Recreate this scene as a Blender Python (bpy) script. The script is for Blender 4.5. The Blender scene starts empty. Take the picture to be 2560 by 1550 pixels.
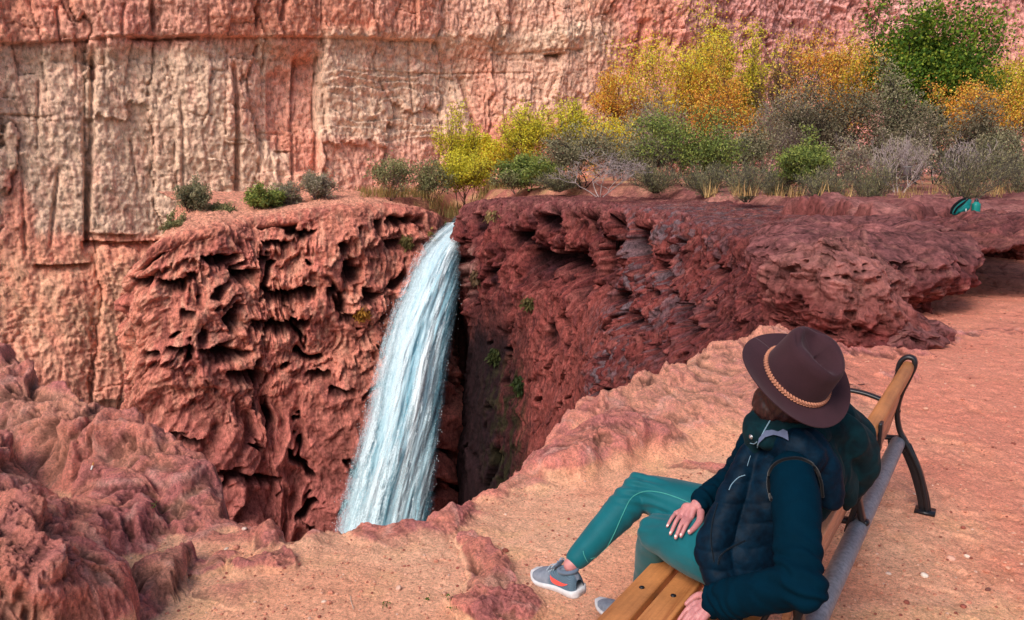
import bpy, bmesh, math, random
import numpy as np
from mathutils import Vector, Matrix, Quaternion
D = bpy.data
scene = bpy.context.scene
COL = scene.collection
QL = 1.0            # terrain mesh density
PITCH = math.radians(9.2); FPX = 2000.0; CAMZ = 1.85
cp, sp = math.cos(PITCH), math.sin(PITCH)

# ---------------------------------------------------------------- survey helpers
def pt(px, py, d):
    u = (px-1280)/FPX; v = (py-775)/FPX
    return np.array([u*d, (cp-v*sp)*d, CAMZ-(sp+v*cp)*d])
def onz(px, py, z=0.0):
    v = (py-775)/FPX
    return pt(px, py, (CAMZ-z)/(sp+v*cp))
def lin(r, g, b):
    f = lambda c: (c/255/12.92 if c/255 <= .04045 else ((c/255+.055)/1.055)**2.4)
    return np.array([f(r), f(g), f(b)])
def sstep(a, b, x):
    t = np.clip((x-a)/(b-a), 0, 1); return t*t*(3-2*t)
def mix(a, b, t):
    t = np.asarray(t)
    if t.ndim: t = t[..., None]
    return a*(1-t)+b*t

# ---------------------------------------------------------------- noise
_r = np.random.RandomState(11)
_P = _r.permutation(256).astype(np.int32); _P = np.concatenate([_P, _P, _P])
_a = _r.rand(256)*2*np.pi
_GX = np.cos(_a).astype(np.float32); _GY = np.sin(_a).astype(np.float32)
_R1 = _r.rand(256).astype(np.float32); _R2 = _r.rand(256).astype(np.float32); _R3 = _r.rand(256).astype(np.float32)
def noise2(x, y, seed=0):
    x = np.asarray(x, np.float32)+seed*17.31; y = np.asarray(y, np.float32)+seed*9.77
    x, y = np.broadcast_arrays(x, y)
    xi = np.floor(x); yi = np.floor(y)
    fx = x-xi; fy = y-yi
    xi = xi.astype(np.int32) & 255; yi = yi.astype(np.int32) & 255
    u = fx*fx*fx*(fx*(fx*6-15)+10); v = fy*fy*fy*(fy*(fy*6-15)+10)
    def g(ix, iy, dx, dy):
        h = _P[_P[ix]+iy]
        return _GX[h]*dx+_GY[h]*dy
    a = g(xi, yi, fx, fy); b = g(xi+1, yi, fx-1, fy)
    c = g(xi, yi+1, fx, fy-1); d = g(xi+1, yi+1, fx-1, fy-1)
    ab = a+(b-a)*u; cd = c+(d-c)*u
    return (ab+(cd-ab)*v)*1.5
def fbm(x, y, o=4, seed=0, gain=.5, lac=2.07):
    s = 0; a = 1; t = 0
    for i in range(o):
        s = s+a*noise2(x, y, seed+i*3); t += a; a *= gain; x = x*lac; y = y*lac
    return s/t
def ridge(x, y, o=3, seed=0, gain=.5, lac=2.07):
    s = 0; a = 1; t = 0
    for i in range(o):
        s = s+a*(1-np.abs(noise2(x, y, seed+i*3))*1.6); t += a; a *= gain; x = x*lac; y = y*lac
    return s/t
def worley(x, y, seed=0, jit=.9):
    """F1, F2, random id of the nearest cell"""
    x = np.asarray(x, np.float32)+seed*7.7; y = np.asarray(y, np.float32)+seed*3.3
    x, y = np.broadcast_arrays(x, y)
    xi = np.floor(x).astype(np.int32); yi = np.floor(y).astype(np.int32)
    f1 = np.full(x.shape, 9, np.float32); f2 = f1.copy(); idr = np.zeros(x.shape, np.float32)
    for dx in (-1, 0, 1):
        for dy in (-1, 0, 1):
            cx = xi+dx; cy = yi+dy
            h = _P[_P[cx & 255]+(cy & 255)]
            ox = cx+.5+(_R1[h]-.5)*jit; oy = cy+.5+(_R2[h]-.5)*jit
            d = np.sqrt((x-ox)**2+(y-oy)**2)
            m = d < f1
            f2 = np.where(m, f1, np.minimum(f2, d))
            idr = np.where(m, _R3[h], idr); f1 = np.where(m, d, f1)
    return f1, f2, idr

# ---------------------------------------------------------------- objects
def link(o, parent=None):
    COL.objects.link(o)
    if parent is not None: o.parent = parent
    return o
def tag(o, label=None, cat=None, group=None, kind=None):
    if label: o['label'] = label
    if cat: o['category'] = cat
    if group: o['group'] = group
    if kind: o['kind'] = kind
    return o
def empty(name, loc, label=None, cat=None, group=None):
    o = D.objects.new(name, None); o.empty_display_size = .1
    o.location = [float(c) for c in loc]; link(o); tag(o, label, cat, group); return o
def mesh_np(name, V, faces, mat=None, parent=None, cols=None, smooth=True, attrs=None):
    """faces: (n,4) or (n,3) int array"""
    me = D.meshes.new(name); V = np.asarray(V, np.float32); faces = np.asarray(faces, np.int32)
    if parent is not None: V = V-np.array(parent_world(parent), np.float32)
    n, k = faces.shape
    me.vertices.add(len(V)); me.vertices.foreach_set('co', V.ravel())
    me.loops.add(n*k); me.loops.foreach_set('vertex_index', faces.ravel())
    me.polygons.add(n); me.polygons.foreach_set('loop_start', np.arange(n, dtype=np.int32)*k)
    me.polygons.foreach_set('loop_total', np.full(n, k, np.int32))
    me.polygons.foreach_set('use_smooth', np.full(n, smooth, bool))
    me.update(calc_edges=True)
    if cols is not None:
        a = me.color_attributes.new('Col', 'FLOAT_COLOR', 'POINT')
        c = np.ones((len(V), 4), np.float32); c[:, :3] = cols
        a.data.foreach_set('color', c.ravel())
    for kk, vv in (attrs or {}).items():
        a = me.attributes.new(kk, 'FLOAT', 'POINT'); a.data.foreach_set('value', np.asarray(vv, np.float32).ravel())
    if mat: me.materials.append(mat)
    o = D.objects.new(name, me); return link(o, parent)
def parent_world(p):
    v = Vector((0, 0, 0)); q = p
    while q is not None: v += Vector(q.location); q = q.parent
    return v
def grid_faces(nr, nc):
    i = np.arange((nr-1)*(nc-1)); r = i//(nc-1); c = i % (nc-1)
    a = r*nc+c
    return np.stack([a, a+1, a+nc+1, a+nc], 1)

# ---------------------------------------------------------------- materials
class NT:
    def __init__(s, name):
        s.m = D.materials.new(name); s.m.use_nodes = True; s.t = s.m.node_tree; s.t.nodes.clear()
        s.out = s.n('ShaderNodeOutputMaterial'); s.b = s.n('ShaderNodeBsdfPrincipled')
        s.l(s.b.outputs[0], s.out.inputs[0])
    def n(s, ty, **kw):
        x = s.t.nodes.new(ty)
        for k, v in kw.items():
            if k.startswith('i_'):
                kk = k[2:]; kk = int(kk) if kk.isdigit() else kk.replace('_', ' ')
                x.inputs[kk].default_value = v
            else: setattr(x, k, v)
        return x
    def l(s, a, b): s.t.links.new(a, b)
    def coord(s, scale=(1, 1, 1), kind='Object', rot=(0, 0, 0)):
        tc = s.n('ShaderNodeTexCoord'); mp = s.n('ShaderNodeMapping')
        mp.inputs['Scale'].default_value = scale; mp.inputs['Rotation'].default_value = rot
        s.l(tc.outputs[kind], mp.inputs[0]); return mp.outputs[0]
    def noise(s, co, scale, detail=4, rough=.6, dist=0):
        x = s.n('ShaderNodeTexNoise'); x.inputs['Scale'].default_value = scale
        x.inputs['Detail'].default_value = detail; x.inputs['Roughness'].default_value = rough
        x.inputs['Distortion'].default_value = dist
        if co is not None: s.l(co, x.inputs['Vector'])
        return x.outputs[0]
    def ramp(s, f, stops, interp='LINEAR'):
        x = s.n('ShaderNodeValToRGB'); e = x.color_ramp.elements; x.color_ramp.interpolation = interp
        while len(e) < len(stops): e.new(.5)
        for q, (p_, c) in zip(e, stops):
            q.position = p_
            c = (c, c, c) if isinstance(c, (int, float)) else c
            q.color = (c[0], c[1], c[2], c[3] if len(c) > 3 else 1)
        s.l(f, x.inputs[0]); return x.outputs[0]
    def mixc(s, a, b, f, mode='MIX'):
        x = s.n('ShaderNodeMix', data_type='RGBA', blend_type=mode); x.clamp_factor = True
        for inp, v in ((x.inputs[6], a), (x.inputs[7], b), (x.inputs[0], f)):
            if isinstance(v, (int, float)): inp.default_value = v
            elif isinstance(v, (tuple, list, np.ndarray)): inp.default_value = (v[0], v[1], v[2], 1)
            else: s.l(v, inp)
        return x.outputs[2]
    def math(s, op, a, b=0.0):
        x = s.n('ShaderNodeMath', operation=op)
        for inp, v in ((x.inputs[0], a), (x.inputs[1], b)):
            if isinstance(v, (int, float)): inp.default_value = v
            else: s.l(v, inp)
        return x.outputs[0]
    def bump(s, h, dist=.01, strength=1.0, prev=None):
        x = s.n('ShaderNodeBump'); x.inputs['Distance'].default_value = dist; x.inputs['Strength'].default_value = strength
        s.l(h, x.inputs['Height'])
        if prev is not None: s.l(prev, x.inputs['Normal'])
        s.l(x.outputs[0], s.b.inputs['Normal']); return x.outputs[0]
    def set(s, **kw):
        for k, v in kw.items():
            k = k.replace('_', ' ')
            inp = s.b.inputs[k]
            if isinstance(v, (int, float)): inp.default_value = v
            elif isinstance(v, (tuple, list, np.ndarray)): inp.default_value = (v[0], v[1], v[2], 1)
            else: s.l(v, inp)
        return s
def rock_mat(name, sc, bump_d, speck=.35, rough=.95, streak=None, spec=.15):
    """vertex colour times several scales of mineral noise"""
    t = NT(name); at = t.n('ShaderNodeAttribute', attribute_name='Col').outputs[0]
    co = t.coord(); cs = t.coord(scale=streak or (1, 1, 1))
    n1 = t.noise(co, sc, 8, .72, .3); n2 = t.noise(cs, sc*3.1, 6, .75, .6)
    v1 = t.ramp(n1, [(.36, 1-speck*1.15), (.5, 1.0), (.64, 1+speck*.9)])
    v2 = t.ramp(n2, [(.36, 1-speck*1.4), (.49, 1.0), (.62, 1+speck*.9)])
    c = t.mixc(at, v1, 1.0, 'MULTIPLY'); c = t.mixc(c, v2, 1.0, 'MULTIPLY')
    t.set(Base_Color=c, Roughness=rough); t.b.inputs['Specular IOR Level'].default_value = spec
    h = t.math('ADD', t.math('MULTIPLY', n1, 1.0), t.math('MULTIPLY', n2, .5))
    t.bump(h, bump_d, .9)
    return t.m
def simple_mat(name, col, rough=.6, metal=0, noise_sc=None, amt=.15, bump=0, spec=.5):
    t = NT(name)
    if noise_sc:
        n = t.noise(t.coord(), noise_sc, 5, .6)
        v = t.ramp(n, [(.3, 1-amt), (.7, 1+amt)])
        t.set(Base_Color=t.mixc(tuple(col), v, 1.0, 'MULTIPLY'))
        if bump: t.bump(n, bump, 1.0)
    else: t.set(Base_Color=tuple(col))
    t.set(Roughness=rough, Metallic=metal); t.b.inputs['Specular IOR Level'].default_value = spec
    return t.m

# ---------------------------------------------------------------- camera, world, light
cam_d = D.cameras.new('camera'); cam = D.objects.new('camera', cam_d); COL.objects.link(cam)
cam_d.sensor_width = 36; cam_d.sensor_fit = 'HORIZONTAL'; cam_d.lens = 36*FPX/2560
cam_d.clip_start = .05; cam_d.clip_end = 3000
cam.location = (0, 0, CAMZ); cam.rotation_euler = (math.pi/2-PITCH, 0, 0)
scene.camera = cam
SUN_EL, SUN_AZ = math.radians(42), math.radians(212)     # azimuth clockwise from +Y: behind and to the left
w = D.worlds.new('World'); scene.world = w; w.use_nodes = True
wt = w.node_tree; bg = wt.nodes['Background']
sky = wt.nodes.new('ShaderNodeTexSky'); sky.sky_type = 'NISHITA'; sky.sun_disc = False
sky.sun_elevation = SUN_EL; sky.sun_rotation = SUN_AZ; sky.air_density = 1.0; sky.dust_density = 3.0
wt.links.new(sky.outputs[0], bg.inputs[0]); bg.inputs[1].default_value = .15
sd = D.lights.new('sun', 'SUN'); sd.energy = 2.5; sd.angle = math.radians(28); sd.color = (1, .93, .86)
so = D.objects.new('sun', sd); COL.objects.link(so)
dirv = Vector((math.sin(SUN_AZ)*math.cos(SUN_EL), math.cos(SUN_AZ)*math.cos(SUN_EL), math.sin(SUN_EL)))
so.rotation_euler = (-dirv).to_track_quat('-Z', 'Y').to_euler(); so.location = (0, 0, 90)
scene.view_settings.view_transform = 'Standard'; scene.view_settings.look = 'None'; scene.view_settings.exposure = 0
scene.render.engine = 'CYCLES'
try:
    scene.cycles.max_bounces = 6; scene.cycles.transparent_max_bounces = 24; scene.cycles.use_denoising = True
    scene.cycles.diffuse_bounces = 2
except Exception: pass
# ================================================================ ROCK COLOURS
SAL = lin(204, 134, 112); PALE = lin(222, 178, 150); MAUVE = lin(150, 98, 100); ORA = lin(205, 122, 92)
RED = lin(150, 72, 60); CRUST = lin(128, 84, 84); SANDC = lin(214, 146, 116); PURP = lin(136, 76, 80)
DARKR = lin(84, 38, 40); GREYR = lin(122, 112, 118); OLIVE = lin(70, 72, 40)

def boxblur(a, k):
    a = np.asarray(a, np.float64)
    for ax in (0, 1):
        p = [(0, 0), (0, 0)]; p[ax] = (k+1, k); b = np.cumsum(np.pad(a, p, 'edge'), axis=ax)
        n = a.shape[ax]; hi = [slice(None)]*2; lo = [slice(None)]*2
        hi[ax] = slice(2*k+1, 2*k+1+n); lo[ax] = slice(0, n); a = (b[tuple(hi)]-b[tuple(lo)])/(2*k+1)
    return a
def relief_shade(c, d, amp, k=(3, 12), s=(.5, .6)):
    """shading painted into the colour: crests lightened, pores darkened after the relief"""
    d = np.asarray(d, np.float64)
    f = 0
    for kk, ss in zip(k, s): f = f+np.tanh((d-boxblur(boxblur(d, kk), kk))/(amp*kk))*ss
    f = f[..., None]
    return c*np.clip(1+f*.44, .45, 1.5)*np.where(f < 0, np.array([1+0*.1, 1, 1]), 1)  # painted shading: hollows go darker, ridges paler
def grade(c, sat=1.0, gain=1.0, tint=(1, 1, 1)):
    l = (c*np.array([.3, .55, .15])).sum(-1, keepdims=True)
    r = np.maximum((l+(c-l)*sat)*gain*np.array(tint), .004); m = r.max(-1, keepdims=True)
    return r*np.where(m > .66, (.66+.20*np.tanh((m-.66)/.4))/m, 1)
# ================================================================ CANYON WALL
def canyon_wall():
    ctrl = np.array([[-120, 40], [-75, 58], [-49, 77], [-25, 92], [0, 106], [35, 122], [75, 132], [130, 138], [190, 120]], float)
    seg = np.r_[0, np.cumsum(np.hypot(*np.diff(ctrl, axis=0).T))]
    fine = np.linspace(0, seg[-1], 4000)
    cx = np.interp(fine, seg, ctrl[:, 0]); cy = np.interp(fine, seg, ctrl[:, 1])
    k = np.ones(301)/301
    cx = np.convolve(np.pad(cx, 150, 'edge'), k, 'valid'); cy = np.convolve(np.pad(cy, 150, 'edge'), k, 'valid')
    # columns: dense where the photo looks
    pxs = 1280+FPX*cx/np.maximum(cy, 1)
    dens = np.where((pxs > -150) & (pxs < 2700), 1/.15, 1/1.5)*QL
    cum = np.r_[0, np.cumsum(dens[1:]*np.hypot(np.diff(cx), np.diff(cy)))]
    nc = int(cum[-1]); cc = np.linspace(0, cum[-1], nc)
    S = np.interp(cc, cum, fine); X = np.interp(cc, cum, cx); Y = np.interp(cc, cum, cy)
    tx = np.gradient(X, S); ty = np.gradient(Y, S); L = np.hypot(tx, ty); nx, ny = ty/L, -tx/L     # towards the camera
    Z = np.r_[np.arange(-46, -22, .8), np.arange(-22, 33, .12/QL), np.arange(33, 78, 1.0)]
    S2, Z2 = np.meshgrid(S, Z); X2 = np.broadcast_to(X, S2.shape); Y2 = np.broadcast_to(Y, S2.shape)
    # where this bit of wall is in the survey of the photo (authoring coordinates only)
    dd = Y2*cp+(CAMZ-Z2)*sp; PX = 1280+FPX*X2/dd; PY = 775+FPX*((CAMZ-Z2)*cp-Y2*sp)/dd
    wx = fbm(S2/9, Z2/14, 3, 5); wz = fbm(S2/11, Z2/8, 3, 9)
    d = fbm(S2/26, Z2/40, 3, 1)*5.0
    up = sstep(150, 85, PY+14*wx*3)*sstep(2600, 700, PX)       # upper band overhangs a bedding ledge
    d = d+up*1.3
    # joint blocks: irregular columns, each broken at its own heights
    def blocks(w_, h_, sx, seed):
        x = S2/w_+sx*wx+.12*fbm(S2/1.2, Z2/3, 2, seed+3)+.5*noise2(S2/(w_*2.3), Z2*0+.5, seed); xi = np.floor(x).astype(np.int32); fx = x-xi
        r1 = _R1[(xi*37+seed*11) & 255]; r2 = _R2[(xi*61+seed*7) & 255]
        zz = Z2/(h_*(.6+r1))+r2*9+.10*fbm(S2/1.5, Z2/2, 2, seed+9)+sx*.4*wz; zi = np.floor(zz).astype(np.int32); fz = zz-zi
        idb_ = _R3[(xi*37+zi*71+seed*5) & 255]
        ev = np.minimum(fx, 1-fx)*w_; ez = np.minimum(fz, 1-fz)*h_*(.6+r1)
        return idb_, ev, ez
    idr, ev, ez = blocks(8.0, 15, .5, 2)
    edge = sstep(0, .35, ev); d = d+(idr-.5)*1.2-(1-edge)*.4
    idb, ev2, ez2 = blocks(2.5, 5.5, .9, 6)
    broken = sstep(-.25, .25, fbm(S2/13, Z2/17, 2, 44))
    d = d+(idb-.5)*.62*broken-(1-sstep(0, .16, np.minimum(ev2, ez2*1.5)))*.3*broken
    idc, ev3, ez3 = blocks(.9, 2.0, 1.5, 8)
    d = d+(idc-.5)*.30*sstep(0, .4, fbm(S2/9, Z2/9, 2, 47))
    # explicit vertical cracks and hollows of the photo (px, y0, y1, width px, depth m)
    for (x0, y0, x1, y1, wd, dp) in [(235, 130, 222, 600, 7, 1.5), (150, 420, 130, 620, 5, .9), (578, 170, 592, 505, 6, 1.8), (655, 160, 652, 250, 4, .8),
                                     (738, 150, 722, 440, 5, 1.4), (790, 145, 783, 435, 5, 1.9), (447, 260, 460, 500, 4, .7), (215, 300, 222, 620, 5, 1.5),
                                     (1170, 190, 1205, 340, 8, 1.2), (1025, 110, 1040, 290, 3, .6), (305, 20, 300, 95, 4, .9), (140, 20, 150, 100, 4, .9),
                                     (370, 10, 378, 95, 4, .8), (700, 0, 690, 60, 6, 1.3), (1590, 60, 1570, 240, 9, 1.6), (610, 0, 640, 100, 5, 1.1), (60, 420, 66, 640, 4, .7),
                                     (100, 200, 96, 380, 3, .6), (880, 200, 876, 300, 3, .5), (960, 330, 958, 440, 3, .5), (330, 350, 352, 480, 3, .6)]:
        t = (PY-y0)/(y1-y0); xc = x0+(x1-x0)*t+6*wx
        m = np.exp(-((PX-xc)/wd)**2)*sstep(-.06, .03, t)*sstep(1.06, .97, t)
        d = d-m*dp*.7
    m = sstep(724, 742, PX+5*wx)*sstep(790, 776, PX+5*wx)*sstep(140, 165, PY)*sstep(440, 425, PY); d = d-1.1*m      # the red recessed panel
    m2 = sstep(660, 670, PX)*sstep(728, 720, PX)*sstep(165, 200, PY)*sstep(385, 370, PY); d = d-.5*m2
    for (x0, x1, y, dy, dp) in [(0, 1100, 100, 12, .8), (320, 480, 102, 5, 1.2), (210, 420, 610, 10, 1.6), (330, 430, 1010, 8, 1), (220, 345, 590, 8, 1.2), (90, 230, 665, 8, 1.5), (1360, 1400, 135, 7, 2.2),
                                (560, 600, 360, 6, .8), (680, 720, 375, 5, .9), (1250, 1450, 128, 4, .5), (900, 1330, 178, 3, .4), (0, 130, 285, 4, .6)]:
        yc = y+10*wz+4*wx
        # under-ledge: rock steps back sharply below the line, recovers slowly
        q = (PY-yc)/dy
        d = d-dp*sstep(-.15, .05, q)*np.exp(-np.clip(q, 0, 9)*.55)*sstep(x0-8, x0+8, PX)*sstep(x1+8, x1-8, PX)
    strata = sstep(600, 720, PY)*sstep(420, 330, PX)
    zz = Z2/.8+fbm(S2/5, Z2/3, 4, 31)*2.6
    d = d+strata*((zz-np.floor(zz))*.26-.12)*sstep(-.2, .3, fbm(S2/4, Z2/4, 2, 33))
    band = sstep(160, 185, PY)*sstep(400, 330, PY)*sstep(780, 860, PX)*sstep(1180, 1050, PX)
    zz = Z2/1.3+fbm(S2/7, Z2/4, 2, 37)*1.6
    d = d+band*((zz-np.floor(zz))*.5-.25)
    # rough weathered skin, vertical grain
    rg = ridge(S2/.9+wx*2, Z2/2.0, 4, 12, .6)
    d = d+(rg-.6)*.36+fbm(S2/3.2, Z2/5, 4, 15)*.5+fbm(S2/.45, Z2/.75, 4, 19, .62)*.36+(ridge(S2/.35+wx*3, Z2/1.6, 3, 20)-.6)*.22
    mauv = sstep(1450, 1950, PX+260*wx)
    d = d+mauv*((ridge(S2/2.0+Z2/5, Z2/2.5, 4, 23)-.6)*.9)
    V = np.stack([X2+nx*d, Y2+ny*d, Z2+0*d], -1)
    # ---- colour
    n1 = fbm(S2/6, Z2/9, 4, 51); n2 = fbm(S2/1.3, Z2/3.6, 4, 57); n3 = fbm(S2/16, Z2/12, 3, 61)
    c = mix(SAL, ORA, sstep(-.2, .4, n3)); c = mix(c, lin(190, 104, 88), sstep(.05, .5, n1)*.6)
    def reg(x0, x1, y0, y1, f=40): return sstep(x0-f, x0+f, PX+70*n1)*sstep(x1+f, x1-f, PX+70*n1)*sstep(y0-f/2, y0+f/2, PY+40*n3)*sstep(y1+f/2, y1-f/2, PY+40*n3)
    pale = np.clip(reg(-300, 700, 120, 600)*1.0+reg(200, 860, 330, 600)*.35+reg(770, 1190, 95, 340)*.95+reg(1230, 1560, 60, 300)*.6+reg(1100, 1500, -80, 130)*.4
                   + reg(900, 1130, 200, 400)*.25-m*2-m2*1.2-reg(20, 75, 420, 620, 10)-reg(570, 640, 100, 330, 14)*.5, 0, 1)
    pale = pale*(.45+.55*sstep(-.5, .3, n2+n1*.5+.18))
    c = mix(c, PALE, pale)
    c = mix(c, lin(158, 108, 98), pale*sstep(.12, .5, -n2)*.4)
    c = mix(c, mix(MAUVE, lin(120, 66, 72), sstep(-.1, .5, n2)), mauv*.8)
    c = mix(c, lin(196, 150, 148), mauv*sstep(.15, .5, n1)*.6)
    lowl = sstep(560, 700, PY)*sstep(500, 330, PX)
    c = mix(c, mix(lin(205, 124, 92), lin(222, 158, 120), sstep(-.3, .3, n2)), lowl*.8)
    c = mix(c, lin(168, 96, 80), sstep(780, 1000, PY)*.6)
    c = c*(.8+.4*idb[..., None]*.6)
    c = c*(.8+.2*sstep(0, .5, ev)[..., None])
    c = relief_shade(c, d, .06)
    o = mesh_np('canyon_wall', V.reshape(-1, 3), grid_faces(*S2.shape)[:, ::1], rock_mat('canyon_rock', 1.1, .22, .30, streak=(1, 1, .45)), cols=grade(c, .74, 2.45, (1, .975, .91)).reshape(-1, 3))
    return tag(o, kind='structure')

# ================================================================ TRAVERTINE CLIFFS
def catmull(P, n):
    P = np.asarray(P, float); P = np.vstack([2*P[0]-P[1], P, 2*P[-1]-P[-2]]); out = []
    m = len(P)-3
    for i in range(m):
        t = np.linspace(0, 1, n, endpoint=(i == m-1))[:, None]
        a, b, c, d = P[i:i+4]
        out.append(.5*((2*b)+(-a+c)*t+(2*a-5*b+4*c-d)*t**2+(-a+3*b-3*c+d)*t**3))
    return np.vstack(out)
def cliff(name, st, rows, disp, colf, mat, flip=1, dens=1.0, gr=(1, 1, (1, 1, 1))):
    """st: stations (px, rim y, depth, round radius px, outward slope, undercut px, undercut start px, inland rise)
       rows: ascending list, 'pixels' of 1/800 of the depth, negative inland"""
    A = catmull([list(pt(s[0], s[1], s[2]))+[s[2]]+list(s[3:]) for s in st], 60)
    for c in range(3, A.shape[1]):      # attributes must not overshoot
        A[:, c] = np.clip(A[:, c], min(s[c-1] for s in st), max(s[c-1] for s in st))
    seg = np.hypot(*np.diff(A[:, :2], axis=0).T); du = seg/(.5*(A[1:, 3]+A[:-1, 3]))*800
    cum = np.r_[0, np.cumsum(du)]; nc = int(cum[-1]*dens); cc = np.linspace(0, cum[-1], nc)
    B = np.stack([np.interp(cc, cum, A[:, i]) for i in range(A.shape[1])], 1)
    tx = np.gradient(B[:, 0]); ty = np.gradient(B[:, 1]); k = np.hanning(61); k /= k.sum()
    tx = np.convolve(np.pad(tx, 30, 'edge'), k, 'valid'); ty = np.convolve(np.pad(ty, 30, 'edge'), k, 'valid')
    L = np.hypot(tx, ty); nx, ny = flip*ty/L, -flip*tx/L
    R = np.asarray(rows, float)
    U_, R_ = np.meshgrid(cc, R); g = lambda i: B[None, :, i]
    sc = g(3)/800; rr = g(4); slope = g(5); uc = g(6); us = g(7); rise = g(8)
    ang = np.clip(R_/np.maximum(rr, 1), 0, math.pi/2)
    down = np.maximum(R_-rr*math.pi/2, 0)
    o = np.where(R_ < 0, R_, rr*np.sin(ang))+down*slope
    z = np.where(R_ < 0, -R_*rise, -rr*(1-np.cos(ang)))-down
    o = o-uc*sstep(us, us+45, R_)
    phi = ang                       # 0 = up, pi/2 = out
    PXb, PYb = proj(g(0)+nx*o*sc, g(1)+ny*o*sc, g(2)+z*sc)
    dpx, ex = disp(U_, R_, B, PXb, PYb)
    o = o+dpx*np.sin(phi); z = z+dpx*np.cos(phi)
    X = g(0)+nx*o*sc; Y = g(1)+ny*o*sc; Z = g(2)+z*sc
    c = relief_shade(colf(U_, R_, B, X, Y, Z, ex), dpx, .5, s=(.45, .65))
    f = grid_faces(*U_.shape)
    if flip > 0: f = f[:, ::-1]
    ob = mesh_np(name, np.stack([X, Y, Z], -1).reshape(-1, 3), f, mat, cols=grade(c, *gr).reshape(-1, 3))
    return tag(ob, kind='structure')
def proj(X, Y, Z):
    d = Y*cp+(CAMZ-Z)*sp
    return 1280+FPX*X/d, 775+FPX*((CAMZ-Z)*cp-Y*sp)/d
def trav_disp(seed, amp=1.0, teeth=1.0, topamp=1.0, caves=(), cs=1.0, cd=1.7):
    def f(U_, R_, B, PX, PY):
        fx = fbm(U_/110, R_/95, 3, seed); fy = fbm(U_/80, R_/120, 3, seed+4)
        face = sstep(-5, 35, R_)
        d = fbm(U_/95, R_/110, 3, seed+8)*24*face
        tee = fbm(U_/4.5+fx*4, R_/60, 3, seed+12, .6)*.5+(1-ridge(U_/15+fx*4, R_/70, 3, seed+15))*.45+fbm(U_/40, R_/60, 2, seed+17)*.9
        mk = sstep(-.12, .22, fbm(U_/90, R_/60, 3, seed+20))*face
        ph = R_/62+fx*1.3+fy*.7+tee*.75*teeth
        fr = ph-np.floor(ph)
        saw = np.where(fr < .84, fr/.84, (1-fr)/.16)
        d = d+mk*(saw-.35)*12*amp
        ph2 = R_/26+fx*3.1-fy*2+tee*.9*teeth; fr2 = ph2-np.floor(ph2)
        saw2 = np.where(fr2 < .8, fr2/.8, (1-fr2)/.2)
        mk2 = sstep(.0, .3, fbm(U_/50, R_/40, 3, seed+24))*face
        d = d+mk2*(saw2-.4)*9*amp
        cv = fbm(U_/26+fx*1.5, R_/30+fy*2, 3, seed+28)+.25*fbm(U_/110, R_/70, 2, seed+33)
        cave = sstep(.27, .42, cv)*sstep(8, 30, R_)
        d = d-cave*24*amp
        flu = ridge(U_/10+fx*6, R_/48+fy*3, 3, seed+36)
        d = d+(flu-.6)*6.5*face*sstep(-.1, .35, fbm(U_/45, R_/50, 2, seed+38))
        rag = fbm(U_/3.5, R_/16, 3, seed+50)*.55+fbm(U_/14, R_/20, 2, seed+53)*.6
        for (cx, cy, rx, ry, dp) in caves:
            m = (np.abs(PX-cx) < rx*1.7) & (np.abs(PY-cy) < ry*2.6)
            rx = rx*cs; ry = ry*cs; u = (PX-cx)/rx+.35*fbm(R_/14, U_/30, 2, int(cx)); v = (PY-cy)/ry-rag*.9
            cvd = sstep(-1.05, -.86, v)*np.clip((1.3-v)/2.0, 0, 1)*np.clip(1-u*u, 0, 1)**.5
            cvd = np.where(m, cvd, 0); d = d-cvd*dp*cd; cave = np.maximum(cave, cvd)
        d = d+fbm(U_/22, R_/20, 4, seed+40)*8*(.35+.65*face)*topamp
        d = d+(ridge(U_/6, R_/5.5, 4, seed+44, .6)-.6)*3.6*topamp*np.where(R_ < 0, 1.0, .9)
        return d, dict(cave=cave, mk=mk, saw=saw, flu=flu, fx=fx, fy=fy)
    return f

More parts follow.
